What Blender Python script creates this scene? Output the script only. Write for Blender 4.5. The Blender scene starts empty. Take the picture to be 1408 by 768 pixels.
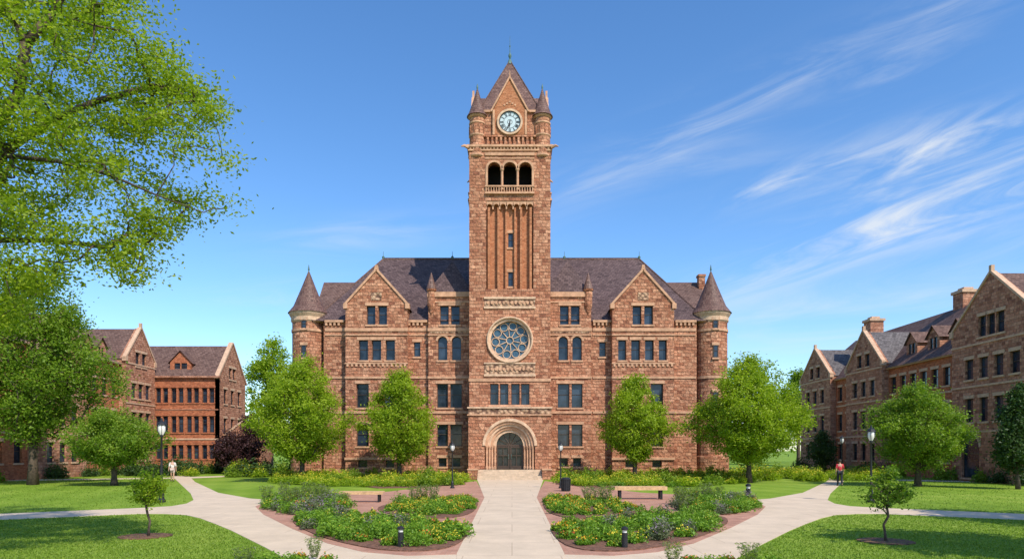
import bpy, math, random
import numpy as np
from mathutils import Vector, Matrix
from mathutils.geometry import tessellate_polygon
R=math.radians
random.seed(7); rng=np.random.default_rng(7)
scene=bpy.context.scene
COL=scene.collection
FPX=939.0; HZ=619.0; CAMH=2.6
def WX(px,D): return (px-704)*D/FPX
def WZ(py,D): return CAMH+(HZ-py)*D/FPX
def G(px,py):
    D=CAMH*FPX/(py-HZ); return (WX(px,D),D)

# ------------------------------------------------------------ camera
cam=bpy.data.cameras.new("camera"); camo=bpy.data.objects.new("camera",cam); COL.objects.link(camo)
camo.location=(0,0,CAMH); camo.rotation_euler=(R(90),0,0)
cam.sensor_width=36; cam.lens=24; cam.shift_y=(HZ-384)/1408.0; cam.clip_end=6000; cam.clip_start=0.1
scene.camera=camo
scene.view_settings.view_transform='Standard'; scene.view_settings.look='None'; scene.view_settings.exposure=0
# ------------------------------------------------------------ sun
az=R(36); el=R(46)
S=Vector((math.sin(az)*math.cos(el),-math.cos(az)*math.cos(el),math.sin(el)))
sl=bpy.data.lights.new("sun",'SUN'); sl.energy=5.0; sl.angle=R(0.5); sl.color=(1.0,0.93,0.81)
so=bpy.data.objects.new("sun",sl); COL.objects.link(so); so.rotation_euler=S.to_track_quat('Z','Y').to_euler(); so.location=(30,-30,60)

# ------------------------------------------------------------ node helpers
class NT:
    def __init__(s,nt): s.nt=nt
    def n(s,t,**kw):
        x=s.nt.nodes.new(t)
        for k,v in kw.items(): setattr(x,k,v)
        return x
    def l(s,a,b): s.nt.links.new(a,b)
    def setin(s,node,i,v):
        if v is None: return
        if hasattr(v,'is_output'): s.l(v,node.inputs[i])
        else:
            if isinstance(v,tuple) and len(v)==3 and node.inputs[i].type=='RGBA': v=v+(1,)
            node.inputs[i].default_value=v
    def m(s,op,a,b=None,c=None,clamp=False):
        x=s.n('ShaderNodeMath',operation=op); x.use_clamp=clamp
        s.setin(x,0,a); s.setin(x,1,b)
        if c is not None: s.setin(x,2,c)
        return x.outputs[0]
    def mix(s,f,a,b,bt='MIX'):
        x=s.n('ShaderNodeMixRGB',blend_type=bt); s.setin(x,0,f); s.setin(x,1,a); s.setin(x,2,b); return x.outputs[0]
    def noise(s,vec,scale,detail=4,rough=0.5,dist=0):
        x=s.n('ShaderNodeTexNoise'); x.inputs['Scale'].default_value=scale; x.inputs['Detail'].default_value=detail
        x.inputs['Roughness'].default_value=rough; x.inputs['Distortion'].default_value=dist
        if vec is not None: s.l(vec,x.inputs['Vector'])
        return x.outputs['Fac']
    def ramp(s,f,stops):
        x=s.n('ShaderNodeValToRGB'); s.l(f,x.inputs[0]); e=x.color_ramp.elements
        while len(e)<len(stops): e.new(0.5)
        for i,(p,c) in enumerate(stops):
            e[i].position=p; e[i].color=(c,c,c,1) if not isinstance(c,tuple) else c+(1,)
        return x.outputs[0]
def newmat(name):
    m=bpy.data.materials.new(name); m.use_nodes=True; nt=m.node_tree
    b=nt.nodes['Principled BSDF']; return m,NT(nt),b
def bump(T,b,h,strength=0.5,dist=0.05):
    x=T.n('ShaderNodeBump'); x.inputs['Strength'].default_value=strength; x.inputs['Distance'].default_value=dist
    T.l(h,x.inputs['Height']); T.l(x.outputs[0],b.inputs['Normal'])
def mat_block(name,c1,c2,mortar,bw,rh,ms,rough=0.9,bs=0.6,bd=0.06,nbump=3.0,var=0.35,squash=1.0,dark=None):
    m,T,b=newmat(name)
    uv=T.n('ShaderNodeTexCoord'); geo=T.n('ShaderNodeNewGeometry')
    br=T.n('ShaderNodeTexBrick'); T.l(uv.outputs['UV'],br.inputs['Vector'])
    br.inputs['Scale'].default_value=1; br.inputs['Brick Width'].default_value=bw; br.inputs['Row Height'].default_value=rh
    br.inputs['Mortar Size'].default_value=ms; br.inputs['Mortar Smooth'].default_value=0.3
    br.inputs['Color1'].default_value=(0,0,0,1); br.inputs['Color2'].default_value=(1,1,1,1); br.inputs['Mortar'].default_value=(0.5,0.5,0.5,1)
    br.squash=squash; br.squash_frequency=3; br.offset=0.45
    mid=tuple((a+c)/2 for a,c in zip(c1,c2))
    dk=dark or tuple(x*0.7 for x in c1)
    blk=T.ramp(br.outputs['Color'],[(0.0,dk),(0.18,c1),(0.65,mid),(1.0,c2)])
    big=T.noise(geo.outputs['Position'],0.35,4,0.6)
    bigr=T.ramp(big,[(0.3,0.82),(0.7,1.10)])
    fine=T.noise(geo.outputs['Position'],nbump,4,0.65)
    finer=T.ramp(fine,[(0.3,1-var),(0.7,1+var*0.5)])
    c=T.mix(1.0,blk,bigr,'MULTIPLY'); c=T.mix(1.0,c,finer,'MULTIPLY')
    c=T.mix(br.outputs['Fac'],c,mortar)
    T.l(c,b.inputs['Base Color']); b.inputs['Roughness'].default_value=rough
    b.inputs['Specular IOR Level'].default_value=0.2
    inv=T.m('SUBTRACT',1.0,br.outputs['Fac'])
    h=T.m('ADD',T.m('MULTIPLY',inv,0.6),fine)
    bump(T,b,h,bs,bd)
    return m
def mat_plain(name,c,rough=0.6,metal=0,var=0.2,scale=4,bs=0.15,spec=0.4,c2=None):
    m,T,b=newmat(name); geo=T.n('ShaderNodeNewGeometry')
    f=T.noise(geo.outputs['Position'],scale,4,0.6)
    r=T.ramp(f,[(0.3,tuple(x*(1-var) for x in c)),(0.7,c2 or tuple(min(1,x*(1+var)) for x in c))])
    T.l(r,b.inputs['Base Color']); b.inputs['Roughness'].default_value=rough; b.inputs['Metallic'].default_value=metal
    b.inputs['Specular IOR Level'].default_value=spec
    if bs>0: bump(T,b,T.noise(geo.outputs['Position'],scale*4,3,0.6),bs,0.02)
    return m
def mat_leaf(name,dark,mid,light,tr=0.35):
    m,T,b=newmat(name)
    a=T.n('ShaderNodeAttribute',attribute_name='tone')
    c=T.ramp(a.outputs['Fac'],[(0.0,dark),(0.5,mid),(1.0,light)])
    T.l(c,b.inputs['Base Color']); b.inputs['Roughness'].default_value=0.5; b.inputs['Specular IOR Level'].default_value=0.3
    t=T.n('ShaderNodeBsdfTranslucent'); c2=T.mix(1.0,c,(1.1,1.2,0.5),'MULTIPLY'); T.l(c2,t.inputs['Color'])
    mx=T.n('ShaderNodeMixShader'); mx.inputs[0].default_value=tr
    T.l(b.outputs[0],mx.inputs[1]); T.l(t.outputs[0],mx.inputs[2])
    T.l(mx.outputs[0],T.nt.nodes['Material Output'].inputs['Surface'])
    return m
M={}
M['stone']=mat_block('rough_sandstone',(0.45,0.18,0.098),(0.68,0.345,0.205),(0.27,0.125,0.078),0.56,0.30,0.018,bs=1.0,bd=0.17,nbump=4.0,squash=0.75,dark=(0.29,0.11,0.064),var=0.45)
M['brick']=mat_block('brown_orange_brick',(0.47,0.175,0.08),(0.60,0.26,0.13),(0.30,0.14,0.08),0.28,0.11,0.012,bs=0.4,bd=0.02,nbump=6)
M['sidestone']=mat_block('wing_sandstone',(0.43,0.185,0.11),(0.62,0.32,0.205),(0.30,0.155,0.10),0.5,0.26,0.016,bs=0.9,bd=0.09,nbump=3.5,squash=0.7,dark=(0.27,0.11,0.07))
M['sidebrick']=mat_block('wing_brick',(0.44,0.13,0.058),(0.58,0.205,0.095),(0.32,0.15,0.09),0.3,0.12,0.014,bs=0.5,bd=0.03,nbump=3.2,var=0.4)
M['trim']=mat_plain('sandstone_trim',(0.54,0.305,0.185),0.85,var=0.28,scale=2.2,bs=0.5,spec=0.2)
M['palestone']=mat_plain('pale_sandstone',(0.60,0.40,0.265),0.85,var=0.28,scale=3,bs=0.4,spec=0.2)
M['stepstone']=mat_plain('pale_step_stone',(0.54,0.41,0.29),0.85,var=0.2,scale=3,bs=0.3,spec=0.2)
M['sidetrim']=mat_plain('wing_trim',(0.55,0.36,0.24),0.85,var=0.2,scale=3,bs=0.2,spec=0.2)
M['slate']=mat_block('brown_slate',(0.105,0.066,0.062),(0.16,0.105,0.098),(0.045,0.03,0.03),0.35,0.3,0.02,rough=0.6,bs=0.5,bd=0.03,nbump=5)
M['sideslate']=mat_block('wing_shingle',(0.15,0.085,0.068),(0.205,0.125,0.10),(0.06,0.04,0.035),0.35,0.3,0.02,rough=0.75,bs=0.5,bd=0.03,nbump=5)
M['greyslate']=mat_block('grey_shingle',(0.13,0.115,0.115),(0.19,0.17,0.165),(0.06,0.05,0.05),0.35,0.3,0.02,rough=0.75,bs=0.5,bd=0.03,nbump=5)
M['cone']=mat_block('cone_tile',(0.17,0.09,0.072),(0.24,0.14,0.11),(0.07,0.045,0.04),0.3,0.24,0.02,rough=0.5,bs=0.5,bd=0.03,nbump=5)
M['copper']=mat_plain('weathered_copper',(0.09,0.16,0.14),0.6,var=0.3,scale=5)
M['frame']=mat_plain('window_frame_paint',(0.055,0.04,0.034),0.5,var=0.1,bs=0)
M['dark']=mat_plain('dark_fill',(0.008,0.007,0.007),0.9,bs=0)  # near-black; acts as painted shade where it fills the belfry
M['wood']=mat_plain('bench_wood',(0.60,0.38,0.19),0.6,var=0.25,scale=7,bs=0.2)
M['door']=mat_plain('dark_bronze_door',(0.07,0.042,0.028),0.4,var=0.2,bs=0)
M['iron']=mat_plain('black_iron',(0.018,0.018,0.02),0.45,var=0.2,bs=0.05)
M['clockface']=mat_plain('white_enamel',(0.52,0.60,0.62),0.35,var=0.08,bs=0)
M['bark']=mat_plain('bark',(0.085,0.06,0.042),0.95,var=0.45,scale=6,bs=0.9)
M['mulch']=mat_plain('mulch',(0.17,0.08,0.048),0.95,var=0.6,scale=9,bs=1.0)
def mat_glass(name,c1,c2,spec,rough):
    m,T,b=newmat(name); geo=T.n('ShaderNodeNewGeometry')
    f=T.noise(geo.outputs['Position'],0.8,3)
    T.l(T.ramp(f,[(0.35,c1),(0.65,c2)]),b.inputs['Base Color']); b.inputs['Roughness'].default_value=rough
    b.inputs['Specular IOR Level'].default_value=spec
    bump(T,b,T.noise(geo.outputs['Position'],1.2,2),0.1,0.05); return m
M['glass']=mat_glass('window_glass',(0.006,0.011,0.02),(0.04,0.06,0.09),0.45,0.07)
M['doorglass']=mat_glass('door_glass',(0.012,0.013,0.014),(0.05,0.05,0.05),0.4,0.1)
m,T,b=newmat('rose_glass'); geo=T.n('ShaderNodeNewGeometry')
v=T.n('ShaderNodeTexVoronoi'); v.inputs['Scale'].default_value=4; T.l(geo.outputs['Position'],v.inputs['Vector'])
T.l(T.ramp(v.outputs['Distance'],[(0.0,(0.025,0.065,0.11)),(0.8,(0.07,0.13,0.18))]),b.inputs['Base Color']); b.inputs['Roughness'].default_value=0.2; b.inputs['Specular IOR Level'].default_value=0.25; M['roseglass']=m
m,T,b=newmat('lamp_glass'); b.inputs['Base Color'].default_value=(0.75,0.73,0.66,1); b.inputs['Roughness'].default_value=0.3; M['lampglass']=m
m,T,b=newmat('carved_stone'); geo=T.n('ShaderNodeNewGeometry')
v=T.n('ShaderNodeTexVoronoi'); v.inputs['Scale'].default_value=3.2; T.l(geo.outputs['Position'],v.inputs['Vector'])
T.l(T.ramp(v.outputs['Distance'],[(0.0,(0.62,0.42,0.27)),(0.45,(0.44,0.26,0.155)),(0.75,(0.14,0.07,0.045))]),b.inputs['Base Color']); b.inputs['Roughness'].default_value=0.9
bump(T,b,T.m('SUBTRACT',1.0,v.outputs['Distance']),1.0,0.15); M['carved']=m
# grass
m,T,b=newmat('lawn_grass'); geo=T.n('ShaderNodeNewGeometry'); P=geo.outputs['Position']
sp=T.n('ShaderNodeSeparateXYZ'); T.l(P,sp.inputs[0])
n1=T.noise(P,0.12,4,0.6); n2=T.noise(P,1.4,5,0.7); n3=T.noise(P,22,3,0.7)
st=T.m('SINE',T.m('MULTIPLY',T.m('ADD',sp.outputs[0],T.m('MULTIPLY',sp.outputs[1],0.35)),2.2))
k=T.m('ADD',T.m('MULTIPLY',n1,0.45),T.m('ADD',T.m('MULTIPLY',n2,0.38),T.m('ADD',T.m('MULTIPLY',n3,0.22),T.m('MULTIPLY',st,0.03))))
T.l(T.ramp(k,[(0.34,(0.085,0.155,0.014)),(0.52,(0.18,0.28,0.026)),(0.70,(0.30,0.37,0.06))]),b.inputs['Base Color']); b.inputs['Roughness'].default_value=0.85; b.inputs['Specular IOR Level'].default_value=0.1
bump(T,b,n3,0.6,0.04); M['grass']=m
def mat_pave(name,c1,c2,mortar,bw,rh,ms,stain=0.2):
    m,T,b=newmat(name); geo=T.n('ShaderNodeNewGeometry'); P=geo.outputs['Position']
    br=T.n('ShaderNodeTexBrick'); T.l(P,br.inputs['Vector']); br.inputs['Scale'].default_value=1
    br.inputs['Brick Width'].default_value=bw; br.inputs['Row Height'].default_value=rh; br.inputs['Mortar Size'].default_value=ms
    br.inputs['Color1'].default_value=c1+(1,); br.inputs['Color2'].default_value=c2+(1,); br.inputs['Mortar'].default_value=mortar+(1,)
    n=T.ramp(T.noise(P,0.8,6,0.7),[(0.3,1-stain),(0.7,1+stain*0.4)])
    n2=T.ramp(T.noise(P,35,3,0.7),[(0.25,0.88),(0.75,1.06)])
    c=T.mix(1,T.mix(1,br.outputs['Color'],n,'MULTIPLY'),n2,'MULTIPLY')
    T.l(c,b.inputs['Base Color']); b.inputs['Roughness'].default_value=0.85; b.inputs['Specular IOR Level'].default_value=0.15
    bump(T,b,T.m('MULTIPLY',br.outputs['Fac'],-0.6),0.3,0.02)
    return m
M['concrete']=mat_pave('concrete_path',(0.64,0.50,0.36),(0.67,0.525,0.38),(0.50,0.38,0.27),2.4,2.4,0.014,0.16)
M['redpave']=mat_pave('red_brick_paver',(0.46,0.22,0.15),(0.56,0.30,0.21),(0.38,0.24,0.17),0.24,0.12,0.01,0.3)
L1=mat_leaf('leaf_linden',(0.17,0.27,0.014),(0.31,0.42,0.022),(0.46,0.54,0.045),0.52)
L2=mat_leaf('leaf_maple',(0.10,0.185,0.015),(0.20,0.31,0.024),(0.33,0.42,0.045),0.48)
L3=mat_leaf('leaf_canopy',(0.14,0.215,0.012),(0.28,0.38,0.022),(0.46,0.52,0.05),0.56)
L4=mat_leaf('leaf_dark',(0.02,0.045,0.012),(0.045,0.09,0.018),(0.09,0.14,0.03),0.25)
L5=mat_leaf('leaf_purple',(0.03,0.015,0.018),(0.07,0.03,0.034),(0.12,0.06,0.05),0.25)
LH=mat_leaf('leaf_hedge',(0.065,0.15,0.012),(0.15,0.29,0.02),(0.28,0.42,0.04),0.35)
LG=mat_leaf('leaf_greygreen',(0.065,0.085,0.04),(0.13,0.16,0.07),(0.24,0.25,0.14),0.25)
LO=mat_leaf('petal_orange',(0.55,0.15,0.01),(0.78,0.28,0.02),(0.85,0.42,0.03),0.2)
LY=mat_leaf('petal_yellow',(0.55,0.38,0.02),(0.75,0.58,0.04),(0.85,0.72,0.10),0.2)
LR=mat_leaf('petal_red',(0.40,0.05,0.02),(0.60,0.10,0.04),(0.72,0.2,0.08),0.2)
LV=mat_leaf('petal_violet',(0.16,0.10,0.18),(0.28,0.18,0.30),(0.42,0.32,0.42),0.2)

# ------------------------------------------------------------ mesh builder
class MB:
    def __init__(s,T=None): s.v=[]; s.f=[]; s.m=[]; s.uv=[]; s.T=T or Matrix()
    def add(s,vs,fs,mat=0,uvs=None):
        o=len(s.v); T=s.T
        s.v.extend([tuple(T@Vector(p)) for p in vs])
        for i,f in enumerate(fs):
            s.f.append(tuple(o+k for k in f)); s.m.append(mat); s.uv.append(uvs[i] if uvs else None)
    def box(s,x0,x1,y0,y1,z0,z1,mat=0):
        vs=[(x0,y0,z0),(x1,y0,z0),(x1,y1,z0),(x0,y1,z0),(x0,y0,z1),(x1,y0,z1),(x1,y1,z1),(x0,y1,z1)]
        s.add(vs,[(0,3,2,1),(4,5,6,7),(0,1,5,4),(1,2,6,5),(2,3,7,6),(3,0,4,7)],mat)
    def prism(s,poly,y0,y1,mat=0):
        n=len(poly)
        a=sum(poly[i][0]*poly[(i+1)%n][1]-poly[(i+1)%n][0]*poly[i][1] for i in range(n))
        if a<0: poly=poly[::-1]
        vs=[(x,y0,z) for x,z in poly]+[(x,y1,z) for x,z in poly]
        fs=[tuple(range(n)),tuple(range(2*n-1,n-1,-1))]+[(i,n+i,n+(i+1)%n,(i+1)%n) for i in range(n)]
        s.add(vs,fs,mat)
    def lathe(s,cx,cy,prof,n=24,mat=0,cap=True,a0=0,a1=2*math.pi):
        vs=[];full=abs(a1-a0-2*math.pi)<1e-6
        cols=n if full else n+1
        for r,z in prof:
            for i in range(cols):
                a=a0+(a1-a0)*i/n; vs.append((cx+r*math.cos(a),cy+r*math.sin(a),z))
        fs=[];uvs=[]; rm=max(p[0] for p in prof)
        sl=0; ls=[0]
        for j in range(1,len(prof)):
            sl+=math.hypot(prof[j][0]-prof[j-1][0],prof[j][1]-prof[j-1][1]); ls.append(sl)
        for j in range(len(prof)-1):
            for i in range(n):
                i2=(i+1)%cols if full else i+1
                fs.append((j*cols+i,j*cols+i2,(j+1)*cols+i2,(j+1)*cols+i))
                u0=rm*(a0+(a1-a0)*i/n); u1=rm*(a0+(a1-a0)*(i+1)/n)
                uvs.append([(u0,ls[j]),(u1,ls[j]),(u1,ls[j+1]),(u0,ls[j+1])])
        s.add(vs,fs,mat,uvs)
        if cap and full:
            if prof[-1][0]>1e-4: s.add([(cx+prof[-1][0]*math.cos(2*math.pi*i/n),cy+prof[-1][0]*math.sin(2*math.pi*i/n),prof[-1][1]) for i in range(n)],[tuple(range(n))],mat)
            if prof[0][0]>1e-4: s.add([(cx+prof[0][0]*math.cos(2*math.pi*i/n),cy+prof[0][0]*math.sin(2*math.pi*i/n),prof[0][1]) for i in range(n)],[tuple(range(n-1,-1,-1))],mat)
    def tube(s,pts,rad,n=6,mat=0,closed=False):
        pts=[Vector(p) for p in pts]; N=len(pts)
        if not hasattr(rad,'__len__'): rad=[rad]*N
        vs=[]; up=None
        for i,p in enumerate(pts):
            if closed: d=pts[(i+1)%N]-pts[i-1]
            else: d=pts[min(i+1,N-1)]-pts[max(i-1,0)]
            if d.length<1e-9: d=Vector((0,0,1))
            d.normalize()
            if up is None: up=d.orthogonal().normalized()
            up=(up-d*up.dot(d)); up=up.normalized() if up.length>1e-6 else d.orthogonal().normalized()
            w=d.cross(up)
            for k in range(n):
                a=2*math.pi*k/n; vs.append(p+(up*math.cos(a)+w*math.sin(a))*rad[i])
        fs=[]
        for i in range(N if closed else N-1):
            j=(i+1)%N
            for k in range(n): fs.append((i*n+k,i*n+(k+1)%n,j*n+(k+1)%n,j*n+k))
        if not closed: fs.append(tuple(range(n-1,-1,-1))); fs.append(tuple((N-1)*n+k for k in range(n)))
        s.add(vs,fs,mat)
    def panel(s,outer,holes,y0,th,mat=0,rmat=None):
        if rmat is None: rmat=mat
        def ccw(p):
            a=sum(p[i][0]*p[(i+1)%len(p)][1]-p[(i+1)%len(p)][0]*p[i][1] for i in range(len(p)))
            return p if a>0 else p[::-1]
        outer=ccw(list(outer)); holes=[ccw(list(h)) for h in holes]
        loops=[[Vector((x,z,0)) for x,z in l] for l in [outer]+holes]
        tris=tessellate_polygon(loops); flat=[p for l in loops for p in l]
        fs=[]
        for t in tris:
            a,b2,c=[flat[i] for i in t]
            cr=(b2-a).cross(c-a).z
            if abs(cr)<1e-10: continue
            fs.append(tuple(t) if cr>0 else tuple(t[::-1]))
        s.add([(p.x,y0,p.y) for p in flat],fs,mat)
        n=len(outer); vs=[(x,y0,z) for x,z in outer]+[(x,y0+th,z) for x,z in outer]
        s.add(vs,[(i,n+i,n+(i+1)%n,(i+1)%n) for i in range(n)],mat)
        for h in holes:
            n=len(h); vs=[(x,y0,z) for x,z in h]+[(x,y0+th,z) for x,z in h]
            s.add(vs,[(i,(i+1)%n,n+(i+1)%n,n+i) for i in range(n)],rmat)
    def mesh(s,name,mats,smooth=False):
        me=bpy.data.meshes.new(name); me.from_pydata(s.v,[],s.f)
        for mt in mats: me.materials.append(mt)
        me.polygons.foreach_set('material_index',s.m)
        if smooth: me.polygons.foreach_set('use_smooth',[True]*len(s.f))
        uvl=me.uv_layers.new(name='UVMap'); data=[0.0]*(2*len(me.loops))
        for p in me.polygons:
            cu=s.uv[p.index]
            n=p.normal
            if cu is None:
                if abs(n.z)>0.97: t=Vector((1,0,0)); w=Vector((0,1,0))
                else:
                    t=Vector((-n.y,n.x,0)).normalized(); w=n.cross(t)
            for k,li in enumerate(p.loop_indices):
                if cu is not None: u,v=cu[k]
                else:
                    c=me.vertices[me.loops[li].vertex_index].co; u=c.dot(t); v=c.dot(w)
                data[2*li]=u; data[2*li+1]=v
        uvl.data.foreach_set('uv',data); me.update()
        return me
def link(name,me,parent=None,world=True,loc=None,rot=None):
    o=bpy.data.objects.new(name,me); COL.objects.link(o)
    if loc is not None: o.location=loc
    if rot is not None: o.rotation_euler=rot
    if parent is not None:
        o.parent=parent
        if world: o.matrix_parent_inverse=Matrix.Translation(-Vector(parent.location))
    return o
def root(name,loc,label,cat,group=None):
    o=bpy.data.objects.new(name,None); COL.objects.link(o); o.location=loc; o.empty_display_size=0.3
    o["label"]=label; o["category"]=cat
    if group: o["group"]=group
    return o
def tag(o,label,cat,group=None):
    o["label"]=label; o["category"]=cat
    if group: o["group"]=group
def structure(o): o["kind"]="structure"
def FR(x,y,z=0,ang=0): return Matrix.Translation((x,y,z))@Matrix.Rotation(ang,4,'Z')
def rect(x0,x1,z0,z1): return [(x0,z0),(x1,z0),(x1,z1),(x0,z1)]
def archp(x0,x1,z0,z1,n=10):
    r=(x1-x0)/2; cx=(x0+x1)/2; zc=z1-r
    return [(x0,z0),(x1,z0)]+[(cx+r*math.cos(math.pi*i/n),zc+r*math.sin(math.pi*i/n)) for i in range(n+1)]
def circ(cx,cz,r,n=32): return [(cx+r*math.cos(2*math.pi*i/n),cz+r*math.sin(2*math.pi*i/n)) for i in range(n)]

# ------------------------------------------------------------ windows
wcache={}
def window(F,par,x0,x1,z0,z1,y,arch=False,trim='trim',fr='frame',recess=0.3,lintel=True):
    w=round(x1-x0,2); h=round(z1-z0,2); key=(w,h,arch,trim,fr,recess,lintel)
    if key not in wcache:
        hw=w/2+0.01; H=h+0.01
        g=MB(); pts=archp(-hw,hw,0,H) if arch else rect(-hw,hw,0,H)
        g.add([(x,recess,z) for x,z in pts],[tuple(range(len(pts)))])
        f=MB(); t=0.07
        yy0,yy1=recess-0.06,recess-0.004
        f.box(-hw,-hw+t,yy0,yy1,0,H); f.box(hw-t,hw,yy0,yy1,0,H); f.box(-hw+t,hw-t,yy0,yy1,0,t)
        if arch:
            ou=archp(-hw,hw,0,H)[2:]; r=hw-t; zc=H-hw
            for i in range(10):
                a=ou[i];b2=ou[i+1];c=(r*math.cos(math.pi*(i+1)/10),zc+r*math.sin(math.pi*(i+1)/10));d=(r*math.cos(math.pi*i/10),zc+r*math.sin(math.pi*i/10))
                f.prism([a,b2,c,d],yy0,yy1)
        else: f.box(-hw+t,hw-t,yy0,yy1,H-t,H)
        zt=h*0.55
        f.box(-hw+t,hw-t,yy0+0.01,yy1-0.005,zt-0.03,zt+0.03)
        s=MB(); s.box(-w/2-0.12,w/2+0.12,-0.09,recess,-0.16,0.0)
        l=MB()
        if arch:
            for i in range(10):
                r1=w/2; r2=w/2+0.2; a0=math.pi*i/10; a1=math.pi*(i+1)/10; zc=h-w/2
                l.prism([(r1*math.cos(a0),zc+r1*math.sin(a0)),(r2*math.cos(a0),zc+r2*math.sin(a0)),(r2*math.cos(a1),zc+r2*math.sin(a1)),(r1*math.cos(a1),zc+r1*math.sin(a1))],-0.05,0.1)
        else: l.box(-w/2-0.15,w/2+0.15,-0.05,0.12,h+0.003,h+0.28)
        wcache[key]=(g.mesh('window',[M['glass']]),f.mesh('frame',[M[fr]]),s.mesh('sill',[M[trim]]),l.mesh('lintel',[M[trim]]))
    g,f,s,l=wcache[key]
    Mx=F@Matrix.Translation(((x0+x1)/2,y,z0))
    o=link('window',g,par,True,Mx.to_translation(),Mx.to_euler())
    for nm,me in (('frame',f),('sill',s),('lintel',l)):
        if nm=='lintel' and not lintel: continue
        link(nm,me,o,False)
def facade(F,par,outer,wins,y0,th,mat,extra=[],trim='trim',name='wall',rec=0.3,fr='frame',lintel=True):
    mb=MB(F); holes=[]
    for w in wins:
        x0,x1,z0,z1=w[:4]; a=len(w)>4 and w[4]
        holes.append(archp(x0,x1,z0,z1) if a else rect(x0,x1,z0,z1))
    mb.panel(outer,holes+extra,y0,th)
    o=link(name,mb.mesh(name,[mat]),par)
    for w in wins: window(F,par,w[0],w[1],w[2],w[3],y0,len(w)>4 and w[4],trim,fr,rec,lintel)
    return o
def part(mb,name,mats,par,smooth=False): return link(name,mb.mesh(name,mats,smooth),par)
def bx(F,par,name,mat,*b):
    mb=MB(F); mb.box(*b); return part(mb,name,[mat],par)
def coping(mb,pts,w,y0,y1,mat=0):
    for i in range(len(pts)-1):
        a=Vector(pts[i]);b2=Vector(pts[i+1]); d=(b2-a).normalized(); n=Vector((-d.y,d.x))
        if n.y<0: n=-n
        mb.prism([tuple(a),tuple(b2),tuple(b2+n*w),tuple(a+n*w)],y0,y1,mat)

# ============================================================ MAIN BUILDING
D0=66.0
hall=root('university_hall',(0,66,0),"red sandstone university hall with central clock tower and conical corner turrets","building")
F0=FR(0,D0)
mx=lambda p:1402-p
def rowpx(pxs,y0,y1,D,arch=False): return [(WX(a,D),WX(b,D),WZ(y1,D),WZ(y0,D),arch) for a,b in pxs]
EZ=WZ(443,D0)
CRS=((455,0.3),(461,0.12),(520,0.2),(568,0.22))
facade(F0,hall,rect(WX(445,D0),WX(958,D0),0,EZ),rowpx([(569,578),(824,833)],470,490,D0),0,0.5,M['stone'])
mb=MB(); xl,xr=WX(418,D0),WX(986,D0)
mb.box(xl,xl+0.4,67.5,89.597,0,EZ); part(mb,'wall',[M['stone']],hall)
mb=MB(); mb.box(xr-0.4,xr,67.5,89.597,0,EZ); part(mb,'wall',[M['stone']],hall)
mb=MB(); mb.box(xl,xr,89.6,90,0,EZ); part(mb,'wall',[M['stone']],hall)
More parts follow.
